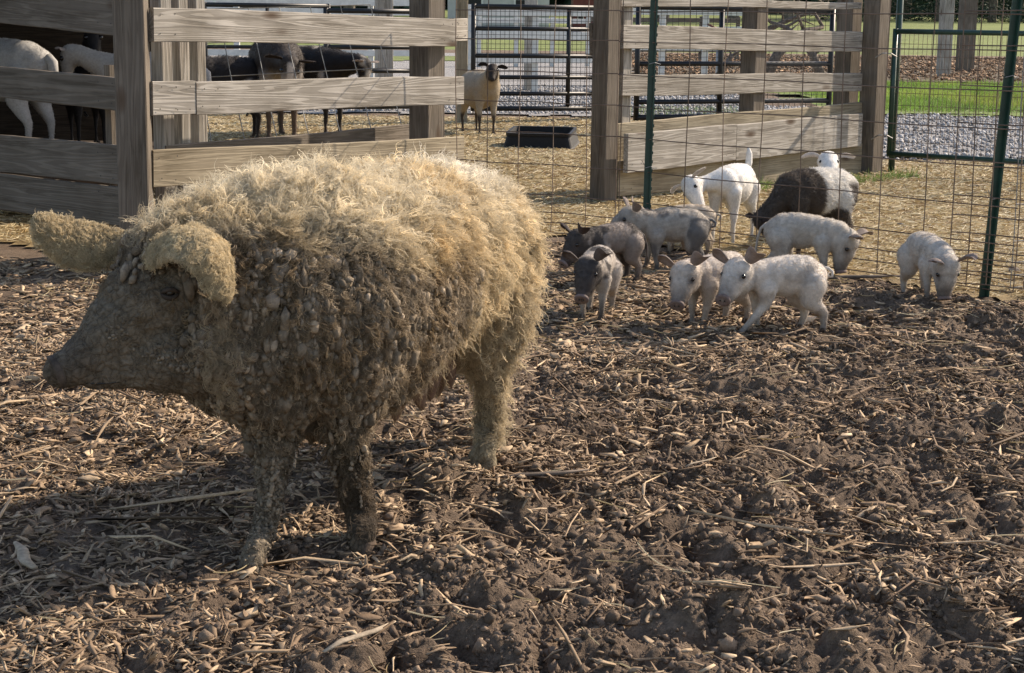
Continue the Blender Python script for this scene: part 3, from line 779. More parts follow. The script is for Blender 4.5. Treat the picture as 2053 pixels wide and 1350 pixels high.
# black gates at the back of the pen
hA, hB = P(948, 235, 22.6), P(1190, 235, 23.0)
bz = [zpix(948, y, 22.6) for y in (57, 112, 155, 188)]
mesh_gate('pipe_gate', (hA.x, hA.y, 0), (hB.x, hB.y, 0), zpix(948, 218, 22.6), zpix(948, 13, 22.6), bz, [0.78], BLKMET, 0.034, 27, 22, BLKMET, 'black pipe gate with wire mesh behind the tan goat', group='black pipe gates at the back of the pen', wr=0.003)
iA, iB = P(1275, 235, 20.5), P(1660, 240, 21.5)
bz = [zpix(1275, y, 20.5) for y in (14, 128, 205, 236)]
mesh_gate('pipe_gate', (iA.x, iA.y, 0), (iB.x, iB.y, 0), zpix(1275, 236, 20.5), zpix(1275, 14, 20.5), bz[1:3], [0.42], BLKMET, 0.034, 34, 20, BLKMET, 'black pipe gate seen through the right plank fence', group='black pipe gates at the back of the pen', wr=0.003)
jA, jB = P(655, 235, 22.0), P(835, 235, 22.4)
bz = [zpix(700, y, 22.0) for y in (95, 143)]
mesh_gate('pipe_gate', (jA.x, jA.y, 0), (jB.x, jB.y, 0), zpix(700, 215, 22), zpix(700, 22, 22), bz, [], BLKMET, 0.034, 0, 0, BLKMET, 'black pipe gate between the dark goats and the brown post', group='black pipe gates at the back of the pen')
kA, kB = P(415, 235, 24), P(660, 235, 24.6)
mesh_gate('pipe_gate', (kA.x, kA.y, 0), (kB.x, kB.y, 0), zpix(500, 215, 24), zpix(500, 10, 24), [zpix(500, 95, 24), zpix(500, 150, 24)], [0.5], BLKMET, 0.03, 0, 0, BLKMET, 'black pipe gate directly behind the dark goats', group='black pipe gates at the back of the pen')
def wpost(px, Y, w, h, m, label, group='wooden posts beyond the pen'):
    q = P(px, 200, Y); r = post(None, q.x, q.y, w, w, h, 0.3, m, name='wooden_post'); return tag(r, label, 'post', group)
wpost(925, 22.2, 0.13, 2.0, WOOD_Y, 'pale wooden post left of the black mesh gate')
wpost(1250, 22.0, 0.15, 2.0, WOOD, 'pale wooden post behind the left end of the right plank fence')
wpost(1225, 23.4, 0.15, 2.0, WOOD, 'grey wooden post right of the black mesh gate')
wpost(770, 24.5, 0.22, 2.0, WOOD, 'thick pale post behind the black gate bars')
wpost(1062, 32, 0.19, 1.75, WOOD, 'pale post standing in the gravel behind the gate')
wpost(1888, 42, 0.26, 3.2, WOOD, 'pale post beyond the mulch bed')
wpost(1930, 46, 0.36, 3.2, WOOD_D, 'stout brown post beyond the mulch bed')
# leaning wire panel inside the pen
cs = [P(425, 292, 14.0), P(808, 264, 14.6), P(742, 10, 14.9), P(372, 20, 14.3)]
mb = MB()
for i in range(7):
    u = i / 6; a = cs[0].lerp(cs[1], u); b_ = cs[3].lerp(cs[2], u)
    mb.tube([a.lerp(b_, k / 8) + Vector((0, 0.02 * math.sin(k + i), 0)) for k in range(9)], 0.0045, 5)
for k in range(5):
    u = k / 4; a = cs[0].lerp(cs[3], u); b_ = cs[1].lerp(cs[2], u)
    mb.tube([a.lerp(b_, i / 8) + Vector((0, 0.01 * math.cos(k + i), 0)) for i in range(9)], 0.0045, 5)
tag(mb.build('wire_panel', GALV, None, (cs[0].x, cs[0].y, 0)), 'bent grey wire panel leaning in front of the dark goats', 'wire panel', 'wire mesh panels of the pen')

# ------------------------------------------------------------------ feed tub
def tub():
    c = G(1086, 300); Y0 = c.y
    cx = P(1086, 290, Y0 + .2).x; r = empty('feed_tub', (cx, Y0 + 0.2, 0.03)); tag(r, 'black rectangular rubber feed tub on the straw', 'tub'); r.rotation_euler = (0.055, 0, -0.14)
    bm = bmesh.new()
    def ring(w, d, z, rr, n=6):
        out = []
        for (sx, sy, a0) in ((1, 1, 0), (-1, 1, PI/2), (-1, -1, PI), (1, -1, 3*PI/2)):
            for k in range(n):
                a = a0 + PI / 2 * k / (n - 1)
                out.append(bm.verts.new((sx * (w/2 - rr) + rr * math.cos(a), sy * (d/2 - rr) + rr * math.sin(a), z)))
        return out
    R_ = [ring(.76, .72, 0, .06), ring(.74, .70, .02, .06), ring(.68, .64, .13, .06), ring(.70, .66, .135, .07), ring(.70, .66, .165, .07), ring(.64, .60, .165, .06), ring(.60, .56, .04, .06)]
    for a, b_ in zip(R_, R_[1:]):
        for i in range(24): bm.faces.new((a[i], a[(i+1) % 24], b_[(i+1) % 24], b_[i]))
    bm.faces.new(R_[-1]); bm.faces.new(list(reversed(R_[0])))
    bmesh.ops.recalc_face_normals(bm, faces=bm.faces)
    me = bpy.data.meshes.new('basin'); bm.to_mesh(me); bm.free()
    me.polygons.foreach_set('use_smooth', [False] * len(me.polygons))
    link('basin', me, BLACK, r)
tub()

# ------------------------------------------------------------------ shelter added to shade the left end of the pen
sh = empty('shade_shelter', (-3.6, 13, 0)); tag(sh, 'dark timber shelter added behind the left fence to shade the goats', 'shelter')
def bx(par, name, c, d, m, rz=0):
    mb = MB(); mb.box((0, 0, 0), d); o = mb.build(name, m, None); o.parent = par
    o.location = Vector(c) - par.location; o.rotation_euler.z = rz; return o
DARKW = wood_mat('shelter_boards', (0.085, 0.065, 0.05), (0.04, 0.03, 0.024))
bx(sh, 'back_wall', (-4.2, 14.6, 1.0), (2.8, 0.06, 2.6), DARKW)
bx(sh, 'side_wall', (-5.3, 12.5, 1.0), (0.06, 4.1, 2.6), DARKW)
bx(sh, 'roof', (-4.0, 12.5, 2.36), (4.0, 4.8, 0.08), DARKW)  # out of view, added to throw shade on the goats
bx(sh, 'roof', (-1.2, 14.0, 2.36), (1.6, 2.0, 0.08), DARKW)  # extra unseen roof, added only to keep sun off the white goats
bx(sh, 'shade_roof_post', (-0.66, 14.8, 1.1), (0.10, 0.10, 2.44), DARKW)  # prop for the added roof, kept behind the brown fence post
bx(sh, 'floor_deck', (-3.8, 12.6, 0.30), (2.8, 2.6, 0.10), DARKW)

# ------------------------------------------------------------------ animals
def R3(axis, a): return Matrix.Rotation(a, 3, axis)
def quadruped(kind, name, label, cat, group, at, yaw, s, colfn, pitch=0.0, hyaw=0.0, nyaw=0.0, npitch=0.0, stride=(0, 0, 0, 0), earcol=(0.3, 0.22, 0.2), bend=0.0, tail='curl', coat=True, ear=None, zoff=0.0, voxel=None, fur=1.0, coat_n=13000, shag=False, hs=1.0, fat=1.0):
    """at = ground point below the middle of the animal; local x forward, y to its left"""
    pig = kind == 'pig'
    st = stride
    def L(p): return Vector(p)
    if pig:
        spine = [((-.150, 0, .212), .058), ((-.11, 0, .226), .068), ((-.03, 0, .226), .070), ((.05, 0, .220), .067), ((.11, 0, .218), .061)]
        nb = Vector((.10, 0, .225)); neck = [((.11, 0, .222), .060), ((.155, 0, .235), .054)]
        head = [((.205, 0, .248), .051), ((.240, 0, .232), .042), ((.270, 0, .214), .033), ((.293, 0, .205), .0270)]
        jowl = [((.198, 0, .220), .050)]
        hb = Vector((.175, 0, .24))
        fl_ = lambda sd, f: [((.09, sd*.038, .175), .042), ((.095, sd*.042, .118), .0215), ((.10 + f*.5, sd*.042, .062), .0138), ((.102 + f*.9, sd*.042, .022), .0115), ((.110 + f, sd*.042, .004), .0145)]
        hl_ = lambda sd, f: [((-.13, sd*.038, .185), .060), ((-.115 + f*.2, sd*.047, .125), .036), ((-.165 + f*.6, sd*.047, .078), .0175), ((-.158 + f*.9, sd*.046, .025), .013), ((-.148 + f, sd*.046, .004), .0148)]
        eyes = [(.236, sd*.038, .253) for sd in (1, -1)]; er = .0075
        earb = [(.195, sd*.036, .283) for sd in (1, -1)]
    else:
        spine = [((-.30, 0, .53), .105), ((-.22, 0, .545), .125), ((-.05, 0, .53), .15), ((.10, 0, .53), .145), ((.20, 0, .54), .115)]
        nb = Vector((.20, 0, .56)); neck = [((.20, 0, .57), .10), ((.29, 0, .67), .075), ((.35, 0, .76), .060)]
        head = [((.39, 0, .815), .062), ((.44, 0, .795), .052), ((.50, 0, .755), .036), ((.535, 0, .735), .029)]
        jowl = [((.41, 0, .77), .04)]
        hb = Vector((.35, 0, .76))
        fl_ = lambda sd, f: [((.19, sd*.075, .46), .075), ((.18 + f*.2, sd*.085, .33), .042), ((.19 + f*.5, sd*.085, .19), .025), ((.185 + f*.9, sd*.085, .06), .017), ((.195 + f, sd*.085, .01), .024)]
        hl_ = lambda sd, f: [((-.25, sd*.07, .46), .095), ((-.22 + f*.2, sd*.085, .35), .060), ((-.31 + f*.6, sd*.085, .215), .026), ((-.30 + f*.9, sd*.085, .06), .0175), ((-.285 + f, sd*.085, .01), .024)]
        eyes = [(.437, sd*.046, .822) for sd in (1, -1)]; er = .016
        earb = [(.375, sd*.05, .845) for sd in (1, -1)]
    if pig:            # a short young body with a big head
        LX, HS = .86, 1.16
        spine = [((p[0] * LX, p[1], p[2]), r) for p, r in spine]
        d_ = Vector((.11 * (LX - 1), 0, 0)); nb = nb + d_; hb = hb + d_
        mv_ = lambda p, k=1: tuple(Vector(p) + d_ * k)
        neck = [(mv_(p), r) for p, r in neck]; head = [(mv_(p), r * HS) for p, r in head]; jowl = [(mv_(p), r * HS) for p, r in jowl]
        eyes = [mv_(e) for e in eyes]; earb = [mv_(e) for e in earb]
        f0_, h0_ = fl_, hl_
        fl_ = lambda sd, f: [((p[0] + .10 * (LX - 1), p[1], p[2]), r) for p, r in f0_(sd, f)]
        hl_ = lambda sd, f: [((p[0] - .15 * (LX - 1), p[1], p[2]), r) for p, r in h0_(sd, f)]
        er *= 1.25
    else:
        LX, HS, d_ = 1, hs, Vector((0, 0, 0)); spine = [(p, r * fat) for p, r in spine]; neck = [(p, r * (1 + (fat - 1) * 1.3)) for p, r in neck]; head = [(p, r * HS) for p, r in head]; jowl = [(p, r * HS) for p, r in jowl]
    Rn = R3('Z', nyaw) @ R3('Y', -npitch)
    Rh = Rn @ R3('Z', hyaw) @ R3('Y', -pitch)
    def tn(p): return nb + Rn @ (Vector(p) - nb)
    hb2 = tn(hb)
    def th(p): return hb2 + Rh @ ((Vector(p) - hb) * HS)
    def bendp(p):       # bends the body sideways along its length
        p = Vector(p); return Vector((p.x, p.y + bend * (p.x * p.x), p.z))
    sp = [(bendp(p) * s, r * s) for p, r in spine]
    nk = [(bendp(tn(p)) * s, r * s) for p, r in neck]; hd = [(bendp(th(p)) * s, r * s) for p, r in head]
    chains = [sp, [sp[-1]] + nk + hd, [nk[-1], (bendp(th(jowl[0][0])) * s, jowl[0][1] * s), hd[1]]]
    for i, (fn, sd) in enumerate(((fl_, 1), (fl_, -1), (hl_, 1), (hl_, -1))):
        chains.append([(bendp(p) * s, r * s) for p, r in fn(sd, st[i])])
    ells = [(bendp((-.02, 0, .210)) * s if pig else bendp((-.03, 0, .50)) * s, ((.098*s, .064*s, .074*s) if pig else (.24*s, .155*s*fat, .175*s*fat)), None)]
    vx = voxel or (0.0065 * s if pig else 0.014 * s)
    me = blob_mesh(chains, ells, vx, 9 if pig else 6); me.name = name
    V, T = mesh_np(me)
    # uneven flesh
    V0 = V.copy()
    me_n = np.zeros(len(V) * 3, dtype=np.float32); me.vertices.foreach_get('normal', me_n); me_n = me_n.reshape(-1, 3)
    V = V + me_n * ((fbm(V[:, 0] * 1.0, V[:, 1], V[:, 2], f=28 / s if pig else 12 / s, o=2, seed=5) - 0.5) * (.0025 * s if pig else .006 * s))[:, None]
    Ru = Rh.transposed()
    def local(p):      # body-space and head-space coordinates for colouring
        q = p / s; q = q.copy(); q[:, 1] -= bend * q[:, 0] ** 2
        h = (q - np.array(hb2)[None]) @ np.array(Rh) / HS + np.array(hb)[None] - np.array(d_)[None]
        return q, h
    def cf(p):
        q, h = local(p); c = colfn(q, h)
        ft = 1 - sstep(.0, .10 if pig else .14, q[:, 2] + .05 * (fbm(p[:, 0], p[:, 1], p[:, 2], f=25, o=2, seed=12) - .5))          # dirty feet
        return c * (1 - 0.55 * ft[:, None]) + np.array([(.07, .05, .035)]) * 0.5 * ft[:, None]
    set_co(me, V); set_col(me, cf(V0))
    o = link(name, me, SKIN)
    o.location = Vector((at[0], at[1], zoff if zoff else float(hgt(at[0], at[1])) - 0.004)); o.rotation_euler.z = yaw
    tag(o, label, cat, group)
    # ears
    for sd, eb in zip((1, -1), earb):
        if ear == 'droop': dirs = [(0, 0, 0), (.02, sd*.055, .005), (.045, sd*.10, -.03)]; w = .075; sv = (.8, 0, .5)
        elif ear == 'side': dirs = [(0, 0, 0), (0.0, sd*.055, .012), (-.005, sd*.125, .005)]; w = .055; sv = (.3, 0, 1)
        elif pig: dirs = [(0, 0, 0), (-.004, sd*.028, .028), (.008, sd*.044, .042)]; w = .068; sv = (-.36, sd*.66, -.66)
        else: dirs = [(0, 0, 0), (0, sd*.045, .008), (-.01, sd*.098, -.010)]; w = .046; sv = (.35, 0, 1)
        pts = [bendp(th(Vector(eb) + Vector(d))) * s for d in dirs]
        em = leaf_mesh(pts, [Rh @ Vector(sv)] * 3, w * s, 0.45 if pig else 0.5, .004 * s)
        Ve, _ = mesh_np(em); ec = np.tile(np.array([earcol]), (len(Ve), 1)) * (0.85 + 0.3 * fbm(Ve[:, 0], Ve[:, 1], Ve[:, 2], f=40)[:, None])
        set_col(em, ec); link('ear', em, EARM, o)
        if coat: short_coat(em, 700, .005 * s * (1 if pig else 2.2), .0005, (Rh @ Vector((0, sd, .4))), lambda p: np.tile(np.array([earcol]), (len(p), 1)) * 1.15, bpy.data.objects[[c.name for c in o.children if c.name.startswith('ear')][-1]], 'ear_hair')
    for e in eyes:
        bm = bmesh.new(); bmesh.ops.create_uvsphere(bm, u_segments=10, v_segments=8, radius=er * s); m2 = bpy.data.meshes.new('eye'); bm.to_mesh(m2); bm.free()
        m2.polygons.foreach_set('use_smooth', [True] * len(m2.polygons)); link('eye', m2, EYE, o, None, ) if False else link('eye', m2, EYE, o, bendp(th(e)) * s)
    # nose disc / muzzle with nostrils
    if pig:
        mb = MB(); n_ = 14; c0 = th(mv_((.317, 0, .201))); ax = (Rh @ Vector((1, 0, -.12))).normalized(); u = (Rh @ Vector((0, 1, 0))); w_ = ax.cross(u)
        for (dx, rr) in ((-.012, .025), (-.002, .0275), (.003, .025), (.001, .013)):
            mb.v += [tuple(bendp(c0 + ax * dx + (u * math.cos(2*PI*k/n_) + w_ * math.sin(2*PI*k/n_) * .85) * rr * HS) * s) for k in range(n_)]
        for i in range(3):
            for k in range(n_): mb.f.append((i*n_+k, i*n_+(k+1) % n_, (i+1)*n_+(k+1) % n_, (i+1)*n_+k))
        mb.f.append(tuple(3*n_+k for k in range(n_)))
        sn = mb.build('snout_disc', PIGSNOUT, None, (0, 0, 0), True); sn.parent = o
        for sd in (1, -1):
            bm = bmesh.new(); bmesh.ops.create_icosphere(bm, subdivisions=2, radius=.0036 * s); m2 = bpy.data.meshes.new('nostril'); bm.to_mesh(m2); bm.free()
            link('nostril', m2, EYE, sn, bendp(c0 + ax * .002 + u * sd * .009) * s)
    # tail
    mb = MB()
    if tail == 'curl': tp = [(-.200, 0, .240), (-.222, .004, .240), (-.236, .014, .227), (-.230, .024, .212), (-.220, .014, .208), (-.224, .0, .220), (-.240, -.002, .227)]; tr = [.009, .007, .006, .0055, .005, .004, .002]
    elif tail == 'hang': tp = [(-.200, 0, .240), (-.226, .006, .22), (-.240, .012, .175), (-.246, .012, .125), (-.250, .014, .09)]; tr = [.010, .007, .006, .005, .006]
    elif tail == 'up': tp = [(-.385, 0, .60), (-.42, 0, .66), (-.42, 0, .74), (-.40, 0, .79)]; tr = [.03, .032, .028, .008]
    else: tp = [(-.385, 0, .58), (-.42, 0, .55), (-.43, 0, .48), (-.42, 0, .42)]; tr = [.028, .03, .024, .008]
    if pig: tp = [(p[0] - .20 * (LX - 1), p[1], p[2]) for p in tp]
    mb.tube([bendp(Vector(p)) * s for p in tp], [r * s for r in tr], 8)
    tl = mb.build('tail', SKIN, None, (0, 0, 0), True); tl.parent = o
    Vt, _ = mesh_np(tl.data); set_col(tl.data, cf(Vt) * 0.95)
    # hooves
    for i, (fn, sd) in enumerate(((fl_, 1), (fl_, -1), (hl_, 1), (hl_, -1))):
        p = bendp(fn(sd, st[i])[-1][0]) * s; hr = (.0145 if pig else .024) * s
        mb = MB()
        for dy in (-.5, .5):
            b0 = p + Vector((0, dy * hr, 0)); n_ = 8
            st_ = len(mb.v)
            for (zz, f, dx) in ((-.25*hr, .62, .35*hr), (.6*hr, .5, .1*hr), (1.1*hr, .42, 0)):
                mb.v += [tuple(b0 + Vector((dx + hr * f * 1.35 * math.cos(2*PI*k/n_), hr * f * math.sin(2*PI*k/n_), zz))) for k in range(n_)]
            for a in range(2):
                for k in range(n_): mb.f.append((st_ + a*n_+k, st_ + a*n_+(k+1) % n_, st_ + (a+1)*n_+(k+1) % n_, st_ + (a+1)*n_+k))
            mb.f.append(tuple(st_ + k for k in reversed(range(n_)))); mb.f.append(tuple(st_ + 2*n_ + k for k in range(n_)))
        hf = mb.build('hoof', HOOF, None, (0, 0, 0), True); hf.parent = o
    if coat:
        short_coat(me, int(coat_n * fur), (.009 if pig else (.030 if shag else .011)) * s, .0005 if pig else .0009, (-1, 0, -.5), lambda p: cf(p) * 1.15, o, 'coat')
    return o
PIGSNOUT = plain('piglet_snout', (0.17, 0.125, 0.11), 0.7, 0.3, 0.3, 60)
SNOUT = plain('muddy_snout', (0.075, 0.057, 0.044), 0.85, 0.25, 0.5, 45, 0, 0.7)

def pigcol(base, dark=None, patches=0.0, head_dark=0.0, saddle=None, seed=0, stripe=0.0):
    base = np.array(base); dark = np.array(dark if dark is not None else (0.05, 0.045, 0.045))
    def f(q, h):
        n = fbm(q[:, 0], q[:, 1], q[:, 2], f=9, o=3, seed=seed)
        n2 = fbm(q[:, 0] * 1.0, q[:, 1], q[:, 2], f=30, o=3, seed=seed + 9)
        m = np.zeros(len(q))
        if patches: m = sstep(0.62 - patches * 0.25, 0.70 - patches * 0.25, n)
        if head_dark:
            hd = sstep(.17, .21, h[:, 0]) * sstep(-.01, .02, q[:, 0] - .10); m = np.maximum(m, hd * head_dark)
        if stripe: m = np.maximum(m, stripe * sstep(.4, .7, np.sin(q[:, 2] * 160 + 6 * n) * .5 + .5) * 0.4)
        belly = sstep(.16, .10, q[:, 2])
        n3 = fbm(q[:, 0], q[:, 1] + 3, q[:, 2], f=14, o=4, seed=seed + 5)
        wv_ = np.sin(q[:, 0] * 150 + 5 * n3 + 30 * q[:, 2])[:, None] * .05 * sstep(.16, .24, q[:, 2])[:, None]
        c = base[None] * (0.82 + 0.3 * n2[:, None] + wv_) * (0.82 + .3 * n3[:, None])
        dm = sstep(.5, .7, n3)[:, None] * .45; c = c * (1 - dm) + np.array([(.19, .15, .12)]) * dm
        mud = sstep(.25, .31, h[:, 0]) * 0.6 + 0.25 * belly * n2
        c = c * (1 - m[:, None]) + dark[None] * m[:, None]
        ep = np.exp(-(((h[:, 0] - .245) / .018) ** 2 + ((np.abs(h[:, 1]) - .036) / .014) ** 2 + ((h[:, 2] - .252) / .016) ** 2)) * .75
        mud = np.clip(mud + ep, 0, .95)
        return c * (1 - mud[:, None]) + np.array([(.075, .055, .045)]) * mud[:, None]
    return f
GP = 'piglets rooting along the wire fence'
def g2(px, py): q = G(px, py); return (q.x, q.y)
D = math.radians
quadruped('pig', 'piglet', 'dark-faced piglet with pale legs walking toward the viewer closest to the sow', 'piglet', GP, g2(1194, 628), D(-102), 1.12, pigcol((.48, .43, .375), (.06, .053, .05), 0.35, 1.0, seed=3), pitch=D(-32), hyaw=D(-8), earcol=(.15, .125, .115), stride=(.02, -.015, -.02, .02), tail='hang')
quadruped('pig', 'piglet', 'dark grey piglet standing behind the dark-faced one', 'piglet', GP, g2(1222, 566), D(212), 1.08, pigcol((.26, .225, .20), (.06, .052, .048), 0.75, 0.9, seed=8), pitch=D(-20), npitch=D(-10), earcol=(.09, .07, .065), tail='hang')
quadruped('pig', 'piglet', 'grey and black mottled piglet facing left with curled tail', 'piglet', GP, g2(1343, 538), D(188), 1.22, pigcol((.38, .345, .30), (.15, .14, .13), 0.45, 0.0, seed=14), pitch=D(-15), npitch=D(5), earcol=(.27, .225, .20), stride=(-.02, .02, .01, -.02))
quadruped('pig', 'piglet', 'cream piglet mostly hidden behind the mottled grey one', 'piglet', GP, g2(1374, 508), D(165), 1.02, pigcol((.55, .48, .39), seed=17), pitch=D(-30), npitch=D(-20), earcol=(.30, .25, .22))
quadruped('pig', 'piglet', 'pale piglet with dirty face lowering its head between two others', 'piglet', GP, g2(1430, 636), D(222), 1.18, pigcol((.54, .475, .41), seed=22), pitch=D(-24), hyaw=D(22), npitch=D(-5), earcol=(.30, .245, .215), stride=(.02, -.01, -.02, .01))
quadruped('pig', 'piglet', 'pale cream piglet stepping forward with one front leg stretched out', 'piglet', GP, g2(1562, 652), D(197), 1.22, pigcol((.64, .58, .51), seed=27), pitch=D(-18), hyaw=D(36), earcol=(.30, .245, .215), stride=(.09, -.02, -.03, .02))
quadruped('pig', 'piglet', 'pale grey piglet facing right with its snout in the mud', 'piglet', GP, g2(1612, 552), D(-14), 1.25, pigcol((.50, .455, .395), seed=33), pitch=D(-52), npitch=D(-22), hyaw=D(-12), earcol=(.30, .25, .22), tail='hang', stride=(-.02, .01, .02, -.02))
quadruped('pig', 'piglet', 'pale piglet facing the viewer with head down beside the leaning post', 'piglet', GP, g2(1858, 596), D(-80), 1.18, pigcol((.55, .50, .44), seed=39), pitch=D(-42), npitch=D(-25), earcol=(.33, .27, .24), stride=(.0, .015, -.01, -.01))

def goatcol(fn):
    return fn
def col_white(q, h):
    n = fbm(q[:, 0], q[:, 1], q[:, 2], f=10, o=3, seed=2)[:, None]; return np.array([(.68, .66, .62)]) * (0.85 + .3 * n)
def col_brown_saddle(q, h):
    n = fbm(q[:, 0], q[:, 1], q[:, 2], f=6, o=3, seed=4)
    br = np.array([(.082, .068, .057)]) * (.8 + .5 * n[:, None]); wh = np.array([(.68, .66, .62)])
    w = sstep(.03, .0, q[:, 0] + .12 * (n - .5)) * sstep(.36, .42, q[:, 2] + .2 * (n - .5) + 0.10 * sstep(-.2, -.35, q[:, 0])) * (1 - 0.0 * q[:, 0])
    w = w * (1 - sstep(-.22, -.27, q[:, 0] + .1 * (n - .5)) * sstep(.60, .54, q[:, 2]))
    w = np.maximum(w, sstep(.22, .15, q[:, 2]) * (q[:, 0] < 0))
    return br * (1 - w[:, None]) + wh * w[:, None]
def col_tan(q, h):
    n = fbm(q[:, 0], q[:, 1], q[:, 2], f=8, o=3, seed=6)[:, None]
    c = np.array([(.34, .285, .21)]) * (.85 + .3 * n)
    d = np.maximum(sstep(.375, .40, h[:, 0]) * (h[:, 2] > .66), sstep(.26, .20, q[:, 2]) * 0.9)
    lg = sstep(.3, .26, q[:, 2]) * sstep(.0, .02, np.abs(q[:, 1]) - .085)
    c = c * (1 - d[:, None]) + np.array([(.03, .022, .018)]) * d[:, None]
    return c
def col_black(q, h):
    n = fbm(q[:, 0], q[:, 1], q[:, 2], f=5, o=3, seed=7)
    m = np.maximum(sstep(.58, .64, n), sstep(.47, .49, h[:, 0]) * (h[:, 2] > .65))[:, None]
    return np.array([(.018, .015, .014)]) * (1 - m) + np.array([(.42, .38, .33)]) * m
def col_darkbrown(q, h):
    n = fbm(q[:, 0], q[:, 1], q[:, 2], f=5, o=3, seed=17)
    m = np.maximum(sstep(.10, .16, q[:, 0]) * sstep(.5, .42, q[:, 2]) * .5, sstep(.40, .42, h[:, 0]) * sstep(.026, .014, np.abs(h[:, 1])) * (h[:, 2] > .7))[:, None]; l = sstep(.3, .2, q[:, 2])[:, None]
    c = np.array([(.032, .024, .019)]) * (.7 + .6 * n[:, None])
    c = c * (1 - m) + np.array([(.50, .45, .40)]) * m
    return c * (1 - l) + np.array([(.10, .07, .05)]) * l
def col_white_shaded(q, h): return col_white(q, h) * 0.55  # white coat darkened all over, pen shade put into the colour
KG = 'goats in the straw pen'
quadruped('goat', 'goat_kid', 'white goat kid with tail raised and head lowered behind the wire', 'goat', KG, g2(1464, 490), D(-116), 0.74, col_white, pitch=D(-2), hyaw=D(42), nyaw=D(-42), npitch=D(-60), hs=1.4, tail='up', earcol=(.64, .60, .56), coat_n=9000, stride=(0, .03, -.02, .02))
quadruped('goat', 'goat', 'brown goat with a white saddle bending down beside the white kid', 'goat', KG, g2(1622, 520), D(212), 0.80, col_brown_saddle, shag=True, hs=1.15, pitch=D(-5), npitch=D(-98), nyaw=D(-10), earcol=(.06, .04, .032), tail='down', coat_n=26000, fur=1.0)
quadruped('goat', 'goat_kid', 'white goat kid looking over the back of the brown goat', 'goat', KG, g2(1652, 478), D(-100), 0.66, col_white, pitch=D(16), hyaw=D(5), npitch=D(-18), hs=1.7, earcol=(.66, .61, .57), coat_n=7000)
quadruped('goat', 'goat', 'tan goat with a dark face and legs standing beside the feed tub', 'goat', KG, g2(962, 270), D(-66), 1.06, col_tan, fat=1.28, hs=1.1, pitch=D(18), hyaw=D(-12), nyaw=D(-10), npitch=D(-24), earcol=(.03, .022, .018), coat_n=12000, voxel=.016)
quadruped('goat', 'goat', 'dark brown goat with a pale stripe down its face behind the bent wire panel', 'goat', KG, g2(555, 280), D(-72), 1.65, col_darkbrown, fat=1.15, shag=True, hs=1.1, pitch=D(5), npitch=D(-62), hyaw=D(-5), earcol=(.03, .022, .018), coat_n=9000, voxel=.02)
quadruped('goat', 'goat', 'black goat facing right with its head low beside the gate bars', 'goat', KG, g2(632, 270), D(-35), 1.45, col_black, fat=1.15, shag=True, pitch=D(-20), npitch=D(-48), earcol=(.3, .25, .22), coat_n=9000, voxel=.02)
quadruped('goat', 'goat', 'dark goat seen just right of the cluster of posts', 'goat', KG, g2(440, 283), D(200), 1.35, col_black, shag=True, fat=1.1, pitch=D(-30), npitch=D(-50), earcol=(.03, .022, .018), coat_n=6000, voxel=.02)
quadruped('goat', 'goat', 'white goat rump seen at the far left above the shaded rail', 'goat', KG, (-3.62, 12.0), D(150), 1.25, col_white_shaded, tail='down', earcol=(.4, .36, .33), zoff=0.352, coat_n=12000, voxel=.02)
quadruped('goat', 'goat', 'white goat partly hidden by the thick corner post', 'goat', KG, (-2.62, 12.1), D(168), 1.12, col_white_shaded, tail='down', pitch=D(-20), npitch=D(-30), earcol=(.4, .36, .33), zoff=0.352, coat_n=9000, voxel=.02)
quadruped('goat', 'goat', 'black goat between the two white goats at left', 'goat', KG, (-3.25, 13.0), D(-70), 1.12, lambda q, h: np.tile(np.array([(.014, .012, .012)]), (len(q), 1)), pitch=D(-10), npitch=D(-10), earcol=(.015, .012, .012), zoff=0.352, coat_n=6000, voxel=.02)

